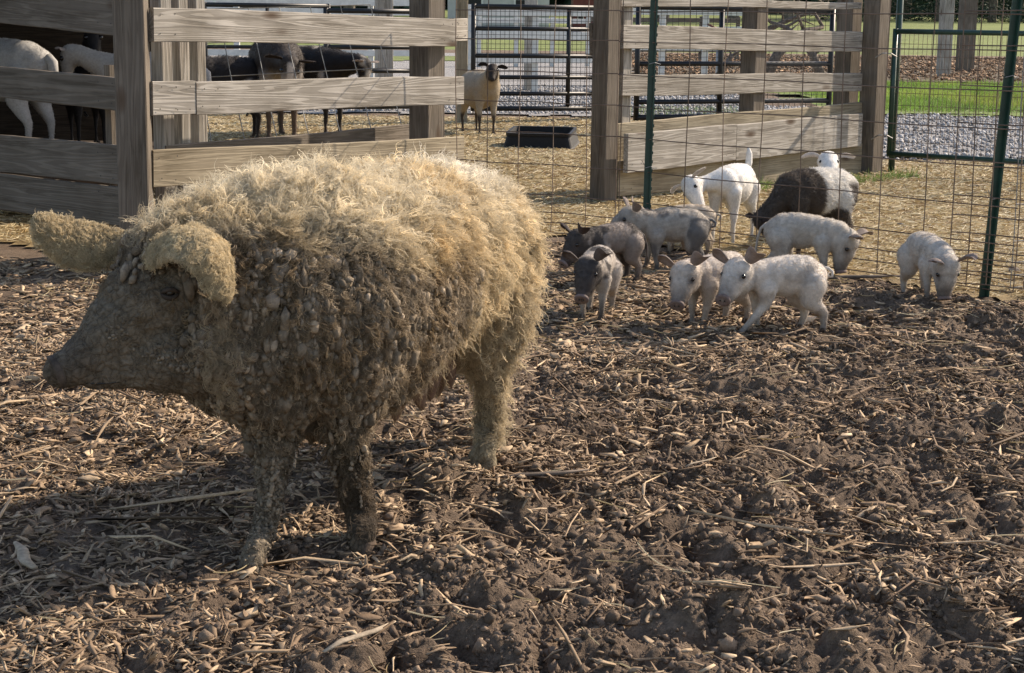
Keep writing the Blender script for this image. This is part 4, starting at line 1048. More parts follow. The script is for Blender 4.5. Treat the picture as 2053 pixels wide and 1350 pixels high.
# ------------------------------------------------------------------ the woolly sow
from mathutils.bvhtree import BVHTree
def sow():
    def gp(px, py):
        q = G(px, py); return Vector((q.x, q.y, float(hgt(q.x, q.y)) - .018))
    root = gp(730, 1010); root.z = 0.0
    HIP, CH = P(893, 512, 5.25), P(635, 605, 4.58)
    body = [(P(950, 540, 5.38), .175), (P(922, 508, 5.32), .235), (HIP, .246), (P(845, 518, 5.12), .262), (P(775, 542, 4.92), .284), (P(705, 578, 4.74), .302), (CH, .300), (P(560, 625, 4.48), .275)]
    neck = [(P(560, 600, 4.48), .255), (P(480, 600, 4.42), .225), (P(420, 590, 4.36), .185)]
    head = [(P(420, 590, 4.36), .175), (P(352, 585, 4.31), .150), (P(292, 610, 4.26), .122), (P(240, 655, 4.21), .092), (P(190, 702, 4.17), .066), (P(145, 735, 4.13), .052), (P(122, 744, 4.115), .048)]
    crest = [(P(640, 470, 4.6), .17), (P(530, 475, 4.5), .145), (P(450, 490, 4.42), .125), (P(370, 510, 4.34), .10), (P(312, 520, 4.29), .085)]
    jowl = [(P(470, 700, 4.36), .17), (P(400, 705, 4.28), .125), (P(330, 715, 4.24), .100), (P(260, 735, 4.20), .062), (P(190, 757, 4.15), .036)]
    brisket = [(P(620, 720, 4.55), .20), (P(540, 735, 4.42), .17), (P(470, 715, 4.38), .15)]
    fl1 = gp(733, 1098); fl2 = gp(500, 1128); rl1 = gp(966, 930); rl2 = gp(988, 893)
    Yf = fl1.y; Y2 = fl2.y
    legs = [
        [(P(655, 690, 4.50), .20), (P(680, 785, 4.46), .095), (P(696, 870, 4.44), .050), (P(708, 965, 4.44), .040), (P(718, 1035, 4.44), .034), (P(727, 1072, Yf + .01), .036), (fl1 + Vector((-.01, 0, .028)), .038)],
        [(P(545, 740, 4.44), .17), (P(545, 830, 4.42), .085), (P(548, 915, 4.39), .048), (P(541, 1000, 4.36), .038), (P(528, 1070, 4.33), .033), (P(514, 1100, Y2 + .02), .034), (fl2 + Vector((0.0, 0, .028)), .038)],
        [(P(950, 600, 5.25), .18), (P(960, 680, 5.22), .105), (P(982, 745, 5.24), .055), (P(988, 800, 5.27), .043), (P(978, 860, 5.28), .040), (P(970, 900, rl1.y), .038), (rl1 + Vector((-.01, 0, .028)), .043)],
        [(P(935, 600, 5.5), .16), (P(950, 680, 5.52), .10), (P(985, 745, 5.56), .055), (P(990, 800, 5.56), .042), (P(988, 850, 5.54), .036), (rl2 + Vector((0, 0, .028)), .04)],
    ]
    belly = [(P(640, 720, 4.6), .21), (P(725, 675, 4.8), .21), (P(805, 620, 5.02), .17), (P(880, 580, 5.2), .14)]
    off = -root
    sh = lambda ch: [(p + off, r) for p, r in ch]
    me = blob_mesh([sh(c) for c in [body, neck, head, crest, jowl, brisket, belly] + legs], (), 0.0085, 16); me.name = 'sow'
    V, T = mesh_np(me)
    nr = np.zeros(len(V) * 3, dtype=np.float32); me.vertices.foreach_get('normal', nr); nr = nr.reshape(-1, 3)
    Hn, Cn = np.array(HIP + off), np.array(CH + off); ax = Cn - Hn; Lb = np.linalg.norm(ax[:2])
    axu = ax[:2] / Lb
    headc = np.array(P(352, 600, 4.30) + off); snoutc = np.array(P(122, 744, 4.115) + off); hv = snoutc - headc; hl = np.linalg.norm(hv)
    def tpos(p): return ((p[:, :2] - Hn[:2]) @ axu) / Lb
    def hpos(p): return ((p - headc) @ hv) / hl ** 2          # 0 at the brow, 1 at the snout
    def nz(p, f, s, o=3): return fbm(p[:, 0] + 9, p[:, 1] + 9, p[:, 2] + 9, f=f, o=o, seed=s)
    def mud(p):
        t_ = tpos(p); n = nz(p, 5, 71) - 0.5
        z = p[:, 2]
        m = sstep(.36, .66, t_ + 0.5 * n) * (1 - sstep(.68, .82, z + 0.16 * n - 0.05 * sstep(.8, 1.2, t_)))
        leg = sstep(.5, .6, t_) * (z < .42); m = np.maximum(m, leg * sstep(.30, .6, t_ + n * .5))
        hd = sstep(1.25, 1.40, t_) * (1 - sstep(.80, .87, z)); m = np.maximum(m, hd)
        return np.clip(m, 0, 1)
    def woolcol(p):
        t_ = tpos(p); z = p[:, 2]; n = nz(p, 7, 73)
        gold = np.array((.58, .475, .305)); cream = np.array((.72, .635, .475)); mudc = np.array((.185, .143, .096)); white = np.array((.76, .71, .61)); olive = np.array((.46, .375, .25))
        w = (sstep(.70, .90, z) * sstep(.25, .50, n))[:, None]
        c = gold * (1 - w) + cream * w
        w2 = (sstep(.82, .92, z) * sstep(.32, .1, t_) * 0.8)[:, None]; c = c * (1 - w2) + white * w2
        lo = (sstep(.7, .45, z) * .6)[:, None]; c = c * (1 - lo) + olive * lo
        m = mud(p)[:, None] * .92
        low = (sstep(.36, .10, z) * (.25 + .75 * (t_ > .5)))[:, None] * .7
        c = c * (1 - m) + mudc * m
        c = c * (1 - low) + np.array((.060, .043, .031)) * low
        return c * (0.72 + 0.56 * nz(p, 30, 75)[:, None]) * (1 - .25 * sstep(.5, .7, nz(p, 4, 76))[:, None] * np.array([(.4, .7, 1.2)]))
    def skincol(p):
        c = woolcol(p) * .62
        h = sstep(-.28, .05, hpos(p))[:, None]; sk = np.array((.185, .150, .108)) * (0.7 + .6 * nz(p, 18, 77)[:, None])
        c = c * (1 - h) + sk * h
        s2 = sstep(.62, .9, hpos(p))[:, None] * .5
        return c * (1 - s2) + np.array((.085, .064, .048)) * s2
    mv = mud(V)
    hp = hpos(V)
    lump = (np.abs(2 * vnoise(V[:, 0] * 38, V[:, 1] * 38, V[:, 2] * 26, seed=81) - 1)) * .010 + (nz(V, 11, 82) - .5) * .03
    wv = fbm(V[:, 0], V[:, 1], V[:, 2], f=14, o=2, seed=84) * .05
    wr = np.abs(2 * vnoise((V[:, 0] + wv) * 34, (V[:, 1] + wv) * 34, (V[:, 2] + wv) * 50, seed=83) - 1) ** .6 * .008 + np.abs(2 * vnoise((V[:, 0] + wv) * 75, V[:, 1] * 75, V[:, 2] * 85, seed=85) - 1) * .004 - .008   # wrinkles over the face
    face = sstep(-.25, .0, hp)
    V2 = V + nr * ((lump * (1 - face)) + (wr * face * (1 - .6 * sstep(.75, 1, hp))))[:, None]
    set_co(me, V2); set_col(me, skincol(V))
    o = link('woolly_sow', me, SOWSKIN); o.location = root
    tag(o, 'huge curly blond woolly sow caked in mud with pebble-like clumps, facing left', 'pig')
    bvh = BVHTree.FromPolygons([tuple(v) for v in V2], [tuple(int(i) for i in t_) for t_ in T])
    he_ = bvh.ray_cast(CO + off, (P(341, 588, 4.3) - CO).normalized())[0]; he_ = np.array(he_ if he_ else headc)
    eyeclear = lambda c: sstep(.060, .095, np.linalg.norm(c - he_, axis=1))
    # ---- mud clumps: knotted ropes hanging down the shoulder, cheek and front leg
    def wclump(c):
        return mud(c) ** 2 * (1 - sstep(.02, .24, hpos(c))) * eyeclear(c) * (0.35 + 0.65 * sstep(.3, .5, nz(c, 6, 90))) * (1 + 1.0 * sstep(.8, .6, c[:, 2])) * sstep(.10, .30, c[:, 2]) * (1 - .8 * sstep(.42, .34, c[:, 2]))
    rp, rn = surf_sample(V2, T, 4600, wclump)
    Xs, Rs, Ds, Fs, Cs = [], [], [], [], []
    for p, n_ in zip(rp, rn):
        k = random.choice((1, 2, 2, 3, 4, 5)); pos = Vector(p); nn = Vector(n_)
        R_ = min(.014, random.lognormvariate(-5.0, .36)) * (.8 if p[2] < .36 else 1)
        g = random.uniform(.75, 1.5) * random.choice((.75, 1, 1, 1.35)); tw = random.uniform(-.25, .25)
        for i in range(k):
            dn = Vector((0, 0, -1)); dn = dn - nn * dn.dot(nn)
            if dn.length < .2: break
            dn.normalize(); sd = nn.cross(dn); dn = (dn + sd * (tw + random.uniform(-.2, .2))).normalized()
            r_ = R_ * random.uniform(.75, 1.25)
            Xs.append(pos + nn * (r_ * .55 + .004)); Rs.append(r_); Ds.append(dn); Fs.append(random.uniform(1.1, 2.2)); Cs.append(g * random.uniform(.8, 1.25))
            pos = pos + dn * (r_ * 2.2)
            hit = bvh.find_nearest(pos)
            if hit[0] is None: break
            pos, nn = hit[0], hit[1]
    A_ = np.array([tuple(x) for x in Xs]); Cc = np.array(Cs)[:, None] * np.array([(.195, .155, .110)])
    Cc = Cc + (RNG.uniform(0, 1, (len(Cc), 1)) > .93) * np.array([(.12, .10, .08)])
    tipm = (1 - mud(A_))[:, None]; Cc = Cc * (1 - tipm * .6) + woolcol(A_) * tipm * .6
    cm = lumps('mud_clumps', A_[:, 0], A_[:, 1], A_[:, 2], np.array(Rs), Cc, None, (0.7, 1.3), 1, jit=(.74, 1.15), stretch=(np.array([tuple(d) for d in Ds]), np.array(Fs)))
    link('mud_clumps', cm, CLUMP, o)
    fp, fnn = surf_sample(V2, T, 6500, lambda c: sstep(-.25, -.05, hpos(c)) * sstep(.75, .35, hpos(c)) * eyeclear(c) * sstep(.45, .6, nz(c, 9, 91)) * (1 + 2 * sstep(.3, 0, hpos(c))))
    fr_ = RNG.uniform(.0028, .0068, len(fp)) * (1.3 - hpos(fp) * .8); fpp = fp + fnn * .001
    link('mud_crust', lumps('mud_crust', fpp[:, 0], fpp[:, 1], fpp[:, 2], fr_, skincol(fp) * RNG.uniform(.6, 1.6, (len(fp), 1)), None, (.7, 1.3), 1, jit=(.6, 1.25)), CLUMP, o)
    # ---- curly locks
    def locks(Vh, Th, n, per, Lr, wfn, name, parent, colfn=woolcol, cr=(.0035, .0085), spread=.011, rad=.00062, out=(.5, .9), comb_back=.5, K=10, wild=1.0, down=1.0, comb=None):
        p, nn = surf_sample(Vh, Th, n, wfn)
        t_ = tpos(p)
        dn = np.tile(np.array([(0, 0, -1.0 * down)]), (n, 1)) + np.array([(-axu[0], -axu[1], 0)]) * comb_back
        top = sstep(.80, .92, p[:, 2])[:, None] * (comb is None)
        if comb is not None: dn = np.tile(np.array([comb]), (n, 1))
        dn = dn * (1 - top) + top * np.concatenate([RNG.normal(0, .8, (n, 2)) - axu[None] * .4, np.full((n, 1), .15)], 1)
        dn = unit(dn - nn * (dn * nn).sum(1, keepdims=True) + RNG.normal(0, .22 * wild, (n, 3)))
        L = RNG.uniform(Lr[0], Lr[1], n); turns = RNG.uniform(.8, 2.6, n) * np.where(RNG.uniform(0, 1, n) > .5, 1, -1); ph = RNG.uniform(0, 2*PI, n); CR = RNG.uniform(cr[0], cr[1], n)
        ot = RNG.uniform(out[0], out[1], n)
        side = unit(np.cross(nn, dn))
        s = np.linspace(0, 1, K)
        m = n * per
        idx = np.repeat(np.arange(n), per)
        e = RNG.normal(0, 1, (m, 2)) * spread
        rootc = p[idx] + dn[idx] * e[:, :1] + side[idx] * e[:, 1:]
        Lc = L[idx] * RNG.uniform(.7, 1.15, m); phc = ph[idx] + RNG.normal(0, .35 * wild, m); tc = turns[idx] * RNG.uniform(.85, 1.15, m); CRc = CR[idx] * RNG.uniform(.7, 1.3, m)
        conv = RNG.uniform(.15, .70, m)
        S = s[None, :, None]
        base = rootc[:, None] * (1 - S * conv[:, None, None]) + p[idx][:, None] * (S * conv[:, None, None])
        grow = nn[idx][:, None] * (Lc * ot[idx])[:, None, None] * (S - .55 * S ** 2) + dn[idx][:, None] * (Lc)[:, None, None] * (.25 * S + .55 * S ** 2)
        amp = (CRc[:, None] * np.minimum(1, s[None] * 3))[..., None]
        an = (2 * PI * tc[:, None] * s[None] + phc[:, None])[..., None]
        hel = amp * (np.cos(an) * side[idx][:, None] + np.sin(an) * unit(nn[idx] * .7 + dn[idx] * .7)[:, None])
        pts = base + grow + hel - amp[:, :1] * 0 + RNG.normal(0, .0007 * wild, (m, K, 3)) * S
        r = rad * RNG.uniform(.7, 1.3, (m, 1)) * (1 - .65 * s[None] ** 2)
        lockc = RNG.uniform(.72, 1.22, n)[idx][:, None]
        return curves_obj(name, pts, r, colfn(p[idx]) * lockc * RNG.uniform(.85, 1.15, (m, 1)), HAIR, parent)
    bare = lambda c: (1 - sstep(-.16, .08, hpos(c))) * eyeclear(c) * sstep(.07, .16, c[:, 2])
    legw = lambda c: 1 - .88 * sstep(.45, .30, c[:, 2])
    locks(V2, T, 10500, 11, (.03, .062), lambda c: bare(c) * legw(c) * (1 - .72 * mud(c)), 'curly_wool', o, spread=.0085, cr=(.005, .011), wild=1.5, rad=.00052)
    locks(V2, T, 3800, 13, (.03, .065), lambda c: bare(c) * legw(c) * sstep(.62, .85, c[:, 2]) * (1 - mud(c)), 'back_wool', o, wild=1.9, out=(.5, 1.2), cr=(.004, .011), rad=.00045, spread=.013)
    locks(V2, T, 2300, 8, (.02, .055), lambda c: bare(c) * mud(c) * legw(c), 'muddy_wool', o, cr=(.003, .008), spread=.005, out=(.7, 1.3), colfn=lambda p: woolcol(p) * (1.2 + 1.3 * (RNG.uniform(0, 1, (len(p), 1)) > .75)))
    locks(V2, T, 4600, 3, (.022, .045), lambda c: wclump(c), 'mud_ringlets', o, cr=(.0035, .0065), spread=.0025, out=(.3, .8), rad=.0019, wild=1.0, K=14, colfn=lambda p: woolcol(p) * (1.0 + .9 * (RNG.uniform(0, 1, (len(p), 1)) > .8)))
    ck = np.array(P(440, 690, 4.2) + off)
    locks(V2, T, 230, 8, (.03, .055), lambda c: sstep(.16, .06, np.abs(c[:, 0] - ck[0]) * 1.8 + np.abs(c[:, 2] - ck[2]) * .8) * (c[:, 1] < ck[1] + .12), 'cheek_curls', o, cr=(.004, .009), spread=.005, out=(.8, 1.3), wild=1.5, K=13, colfn=lambda p: np.array([(.42, .33, .215)]) * (.7 + .7 * nz(p, 25, 99)[:, None]))
    locks(V2, T, 1700, 8, (.010, .024), lambda c: sstep(.42, .34, c[:, 2]) * sstep(.05, .10, c[:, 2]) * (hpos(c) < -.3) * (.25 + .75 * (tpos(c) > .5)), 'leg_wool', o, cr=(.002, .006), spread=.007, out=(.4, .9), colfn=lambda p: woolcol(p) * 1.1)
    locks(V2, T, 2600, 3, (.04, .075), lambda c: bare(c) * (1 - .8 * mud(c)) * legw(c), 'wiry_curls', o, cr=(.006, .014), spread=.003, out=(.9, 1.5), rad=.0008, wild=1.8, K=14, colfn=lambda p: woolcol(p) * 1.35)
    locks(V2, T, 2600, 14, (.015, .035), lambda c: sstep(.75, .2, hpos(c)) * sstep(.02, .06, c[:, 2]), 'under_wool', o, cr=(.001, .003), spread=.02, out=(.2, .5), rad=.0006)
    short_coat(me, 5000, .010, .0004, (.6, .5, .3), lambda p: skincol(p) * 1.35, o, 'face_hair', w=lambda c: sstep(-.3, .0, hpos(c)))
    # long stray frizz at the forehead and nape
    locks(V2, T, 420, 12, (.03, .06), lambda c: sstep(.80, .88, c[:, 2]) * sstep(1.05, 1.2, tpos(c)), 'forelock', o, wild=2.2, out=(1.0, 1.6), rad=.0005)
    # ---- ears
    def ear_from(center, side, width, cup, hair_n, hl_, name='ear', label=None, outer=1, colr=None, comb=(0, 0, -1)):
        em = leaf_mesh([c + off for c in center], side, width, cup, .016, 18, 10, prof=lambda u: (0.62 + 0.6 * math.sin(min(1, u * 1.2) * PI * .6)) * (1 - u ** 4) ** .6 * .85)
        Ve, Te = mesh_np(em)
        base = np.array(colr or (.26, .20, .125)); set_col(em, base[None] * (.7 + .6 * fbm(Ve[:, 0], Ve[:, 1], Ve[:, 2], f=30)[:, None]))
        eo = link(name, em, EARM, o)
        fn_ = np.cross(Ve[Te[:, 1]] - Ve[Te[:, 0]], Ve[Te[:, 2]] - Ve[Te[:, 0]]); nv_ = 19 * 11; outside = (Te < nv_).all(1) if outer > 0 else ((Te >= nv_).all(1) if outer < 0 else np.ones(len(Te), bool))
        Te = Te[outside]
        cf = lambda p: np.array([(.58, .475, .30)]) * (.8 + .4 * nz(p, 20, 95)[:, None])
        locks(Ve, Te, hair_n, 8, hl_, None, 'ear_wool', eo, colfn=cf, cr=(.002, .008), spread=.005, out=(.2, .5), wild=1.8, K=12, comb=comb)
        return eo
    ear_from([P(272, 495, 4.36), P(205, 494, 4.33), P(140, 480, 4.30), P(74, 440, 4.27)], [Vector((.05, .35, 1)), Vector((0, .3, 1)), Vector((-.05, .3, 1)), Vector((-.3, .2, 1))],   .115, .35, 1500, (.010, .032), 'ear', outer=0, comb=(-.8, 0, -.45))
    ear_from([P(300, 505, 4.22), P(362, 468, 4.14), P(428, 500, 4.08), P(455, 600, 4.07)], [Vector((-.1, -.9, -.30)), Vector((-.15, -.95, -.28)), Vector((-.45, -.85, -.15)), Vector((-.62, -.78, 0))], .165, .42, 1900, (.010, .030), 'ear', outer=-1, comb=(.75, -.25, -.6))
    # ---- eye on the near side, with lids
    d = (P(341, 588, 4.3) - CO).normalized(); hit = bvh.ray_cast(CO + off, d)
    if hit[0]:
        c, nn = hit[0], hit[1]
        bm = bmesh.new(); bmesh.ops.create_uvsphere(bm, u_segments=16, v_segments=12, radius=.013); m2 = bpy.data.meshes.new('eye'); bm.to_mesh(m2); bm.free()
        m2.polygons.foreach_set('use_smooth', [True] * len(m2.polygons)); link('eye', m2, EYE, o, c - nn * .004)
        u = nn.cross(Vector((0, 0, 1))).normalized(); w_ = nn.cross(u)
        for sgn, nm in ((1, 'eyelid'), (-1, 'eyelid')):
            mb = MB(); mb.tube([c + u * (x * .022) - w_ * (sgn * (.010 * (1 - x * x) + .001)) + nn * (.009 * (1 - x * x)) for x in np.linspace(-1, 1, 9)], [.003, .005, .006, .0065, .007, .0065, .006, .005, .003], 8)
            e_ = mb.build(nm, SKIN, None, (0, 0, 0), True); e_.parent = o; Vt, _ = mesh_np(e_.data); set_col(e_.data, np.tile(np.array([(.06, .045, .034)]), (len(Vt), 1)))
    # far eye sits on the other side of the brow
    hc2 = P(330, 560, 4.30) + off; hit = bvh.ray_cast(hc2, Vector((-.75, .6, .1)))
    if hit[0]:
        bm = bmesh.new(); bmesh.ops.create_uvsphere(bm, u_segments=12, v_segments=10, radius=.013); m2 = bpy.data.meshes.new('eye'); bm.to_mesh(m2); bm.free()
        link('eye', m2, EYE, o, hit[0])
    # ---- snout disc
    c0 = P(116, 745, 4.11) + off; ax_ = Vector((-.86, -.36, -.36)).normalized(); u = ax_.cross(Vector((0, 0, 1))).normalized(); w_ = u.cross(ax_)
    mb = MB(); n_ = 28
    for (dx, rr) in ((-.020, .030), (-.006, .046), (.001, .0485), (.007, .0495), (.011, .044), (.008, .036), (.006, .012)):
        mb.v += [tuple(c0 + ax_ * dx + (u * math.cos(2*PI*k/n_) * 1.0 + w_ * math.sin(2*PI*k/n_) * .92) * rr * (1 + .03 * math.sin(3 * k))) for k in range(n_)]
    for i in range(6):
        for k in range(n_): mb.f.append((i*n_+k, i*n_+(k+1) % n_, (i+1)*n_+(k+1) % n_, (i+1)*n_+k))
    mb.f.append(tuple(6*n_+k for k in range(n_)))
    sn = mb.build('snout_disc', SNOUT, None, (0, 0, 0), True); sn.parent = o
    for sd in (1, -1):
        bm = bmesh.new(); bmesh.ops.create_icosphere(bm, subdivisions=3, radius=.014); bmesh.ops.scale(bm, vec=(.8, .8, 1.2), verts=bm.verts); m2 = bpy.data.meshes.new('nostril'); bm.to_mesh(m2); bm.free()
        link('nostril', m2, EYE, sn, c0 + ax_ * .008 + u * sd * .021)
    # mouth line
    mb = MB(); pts = []
    for px, py in ((172, 769), (195, 770), (220, 769), (240, 766)):
        h_ = bvh.ray_cast(CO + off, (P(px, py, 4.3) - CO).normalized())
        if h_[0]: pts.append(h_[0] - h_[1] * .001)
    if len(pts) > 2:
        mb.tube(pts, .0022, 6); e_ = mb.build('lip', EYE, None, (0, 0, 0), True); e_.parent = o
    # ---- udder and teats
    ud = blob_mesh([sh([(P(790, 735, 4.95), .085), (P(842, 705, 5.08), .085), (P(888, 675, 5.18), .075)])] +
                   [sh([(P(a, b_, Y), .035), (P(a + dx * .5, b_ + 30, Y), .022), (P(a + dx, b_ + 52, Y), .009)]) for a, b_, Y, dx in ((798, 790, 4.92, -6), (836, 768, 5.00, 10), (866, 748, 5.08, -4), (896, 722, 5.14, 8), (880, 740, 5.25, -2), (770, 785, 5.05, 2))], (), .007, 4)
    Vu, _ = mesh_np(ud); set_col(ud, np.array([(.20, .125, .09)]) * (.7 + .6 * nz(Vu, 14, 97)[:, None])); ud.name = 'udder'
    uo = link('udder', ud, SKIN, o)
    short_coat(ud, 2500, .03, .0006, (0, 0, -1), lambda p: np.tile(np.array([(.34, .24, .14)]), (len(p), 1)), uo, 'udder_hair', jitter=.5)
    # ---- hooves
    for ft, dv in ((fl1, Vector((-.6, -.8, 0))), (fl2, Vector((-.8, -.6, 0))), (rl1, Vector((-.5, -.85, 0))), (rl2, Vector((-.5, -.85, 0)))):
        mb = MB(); dv = dv.normalized(); sd = Vector((-dv.y, dv.x, 0)); b0 = ft + off
        for e in (-1, 1):
            c = b0 + sd * e * .018; s0 = len(mb.v); n_ = 10
            for (zz, f, dx) in ((-.01, 1.0, .020), (.022, .85, .012), (.048, .6, .0)):
                mb.v += [tuple(c + dv * (dx + (.031) * f * math.cos(2*PI*k/n_)) + sd * (.018 * f * math.sin(2*PI*k/n_)) + Vector((0, 0, zz))) for k in range(n_)]
            for a in range(2):
                for k in range(n_): mb.f.append((s0+a*n_+k, s0+a*n_+(k+1) % n_, s0+(a+1)*n_+(k+1) % n_, s0+(a+1)*n_+k))
            mb.f.append(tuple(s0+2*n_+k for k in range(n_)))
        h_ = mb.build('hoof', HOOF, None, (0, 0, 0), True); h_.parent = o
    return o
sow()

# ------------------------------------------------------------------ straw and grass
def strands(name, X, Y, Z, L, r, col, m, label, up=0.12, bend=.3, K=4):
    n = len(X); yaw = RNG.uniform(0, 2*PI, n); el = RNG.normal(0, up, n) if up < 1 else RNG.uniform(.7, 1.5, n)
    d = np.stack([np.cos(yaw) * np.cos(el), np.sin(yaw) * np.cos(el), np.sin(el)], 1)
    s = np.linspace(-.5 if up < 1 else 0, .5 if up < 1 else 1, K)
    b_ = RNG.normal(0, bend, (n, 2))
    side = np.stack([-np.sin(yaw), np.cos(yaw), np.zeros(n)], 1)
    pts = np.stack([X, Y, Z], 1)[:, None] + d[:, None] * (L[:, None] * s)[..., None] + side[:, None] * (L[:, None] * b_[:, :1] * s ** 2)[..., None]
    pts[..., 2] += (L[:, None] * b_[:, 1:] * s ** 2) * .5
    return tag(curves_obj(name, pts, np.full((n, K), 1.0) * r[:, None] * (np.array([1, 1, .9, .3]) if up >= 1 else 1), col, m), label, kind='stuff')
def inpoly(X, Y, poly):
    ins = np.zeros(len(X), bool); j = len(poly) - 1
    for i in range(len(poly)):
        xi, yi = poly[i]; xj, yj = poly[j]
        ins ^= ((yi > Y) != (yj > Y)) & (X < (xj - xi) * (Y - yi) / (yj - yi + 1e-12) + xi); j = i
    return ins
X = RNG.uniform(-5, 6.5, 150000); Y = 8.3 + 15.2 * RNG.uniform(0, 1, 150000) ** 1.5
k = inpoly(X, Y - 0.06, [tuple(p) for p in pen_poly]) & (RNG.uniform(0, 1, 150000) < 0.35 + fbm(X, Y, f=1.5, seed=57)); X, Y = X[k], Y[k]; n = len(X)
L = RNG.uniform(.03, .13, n) * (1 + 0.3 * (Y > 13))
pal = np.array([(.46, .36, .19), (.56, .46, .27), (.36, .26, .12), (.62, .54, .36), (.26, .18, .09)])
strands('loose_straw', X, Y, hgt(X, Y) + .02, L, RNG.uniform(.0012, .0026, n) * (1 + .08 * (Y - 8)), pal[RNG.choice(5, n)] * RNG.uniform(.8, 1.15, (n, 1)), STRAWM, 'loose golden straw stalks littering the pen')
# straw stalks blown over the mud yard
X, Y = scatter(1500, -2.4, 3.4, 3.3, 9.6, lambda x, y: ylim(x, y) * (0.15 + 0.85 * sstep(6.5, 8.6, y)))
n = len(X)
strands('stray_straw', X, Y, hgt(X, Y) + .012, RNG.uniform(.05, .2, n), RNG.uniform(.0009, .0018, n), pal[RNG.choice(4, n)] * .85, STRAWM, 'stray straw stalks on the mud')
X = RNG.uniform(4.5, 16, 60000); Y = RNG.uniform(23.6, 38, 60000); k = inpoly(X, Y, [(5.2, 25.6), (60, 23.8), (60, 37.2), (5.2, 36.6)]); X, Y = X[k], Y[k]; n = len(X)
strands('grass', X, Y, hgt(X, Y) + .03, RNG.uniform(.05, .14, n), np.full(n, .004), np.array([(.13, .22, .04)]) * (.55 + .9 * fbm(X, Y, f=.7, o=3, seed=88)[:, None]) * RNG.uniform(.6, 1.5, (n, 1)) + np.array([(.10, .07, .02)]) * sstep(.5, .65, fbm(X, Y, f=.9, o=3, seed=89))[:, None], GRASSM, 'short bright green grass beyond the gravel', up=2)
X = np.concatenate([RNG.uniform(2.0, 3.6, 500), RNG.uniform(1.5, 3.4, 700)]); Y = np.concatenate([14.3 + (X[:500] - 2.0) * .75 + RNG.normal(0, .12, 500) - .35, RNG.uniform(24, 26, 700)])
strands('grass', X, Y, hgt(X, Y) + .015, RNG.uniform(.03, .10, len(X)), np.full(len(X), .002), np.array([(.13, .20, .05)]) * RNG.uniform(.6, 1.4, (len(X), 1)), GRASSM, 'weedy green tufts along the foot of the plank fence', up=2)
# gravel stones
X = np.concatenate([RNG.uniform(3.6, 14, 16000), RNG.uniform(-6, 4, 16000)]); Y = np.concatenate([RNG.uniform(17, 27, 16000), RNG.uniform(24.2, 34, 16000)])
R = RNG.uniform(.008, .028, len(X))
tag(link('gravel_stones', lumps('gravel_stones', X, Y, hgt(X, Y) + .022 + R * .3, R, np.array([(.36, .35, .34)]) * RNG.uniform(.4, 1.6, (len(X), 1)), None, sub=1, smooth=False), CHIPM), 'loose grey gravel stones on the lane', kind='stuff')
# leaves and debris on the mulch bed
X = RNG.uniform(3, 24, 9000); Y = RNG.uniform(37.8, 62, 9000)
chips('leaf_litter', X, Y, RNG.uniform(.05, .16, 9000), RNG.uniform(.03, .08, 9000), np.full(9000, .015), chipcol(9000, .1) * np.array([(1.0, .9, .85)]), 0.09, 'brown leaf litter on the mulch bed', pitch=.4)

# ------------------------------------------------------------------ background things
def conifer(x, y, h, w, label):
    zb = float(hillz(x, y)); r = empty('conifer_tree', (x, y, zb)); tag(r, label, 'tree', 'dark conifers beyond the meadow')
    mb = MB(); mb.tube([Vector((x, y, -.3)), Vector((x + .1, y, h * .5)), Vector((x, y, h * .97))], [w * .055, w * .035, .03], 8)
    for i in range(46):
        z = 0.5 + (h - 1) * (i / 46) ** 1.1; a = random.uniform(0, 2*PI); rr = w * .5 * (1 - z / h) ** .8 * random.uniform(.6, 1)
        mb.tube([Vector((x, y, z)), Vector((x + rr * .5 * math.cos(a), y + rr * .5 * math.sin(a), z - rr * .05)), Vector((x + rr * math.cos(a), y + rr * math.sin(a), z - rr * .25))], [.05, .035, .01], 4)
    tk = mb.build('trunk', WOOD_D, r, (x, y, 0)); tk.location = (0, 0, 0)
    n = 5200
    z = 0.25 + (h - .3) * RNG.uniform(0, 1, n) ** 1.25; a = RNG.uniform(0, 2*PI, n)
    rr = w * .5 * (1 - z / h) ** .8 * (0.35 + .65 * RNG.uniform(0, 1, n) ** .5) * (.75 + .5 * vnoise(a * 1.6, z * 1.8, seed=int(x * 7) % 97))
    c = np.stack([rr * np.cos(a), rr * np.sin(a), z - rr * .25], 1)
    d = np.stack([np.cos(a), np.sin(a), np.full(n, -.3)], 1) + RNG.normal(0, .4, (n, 3)); d = unit(d); sd = unit(np.cross(d, RNG.normal(0, 1, (n, 3))))
    L = RNG.uniform(.18, .5, (n, 1)); W = L * .28
    Vv = np.stack([c - d * L * .5 - sd * W * .4, c - d * L * .5 + sd * W * .4, c + d * L * .5 + sd * W * .1, c + d * L * .5 - sd * W * .1], 1).reshape(-1, 3)
    colr = np.array([(.025, .05, .028)]) * RNG.uniform(.5, 1.7, (n, 1))
    link('crown', np_mesh('crown', Vv, np.arange(4 * n).reshape(-1, 4), col=np.repeat(colr, 4, 0)), LEAFM, r)
LEAFM = attr_mat('needles', .7, .2, .3, 3, .02)
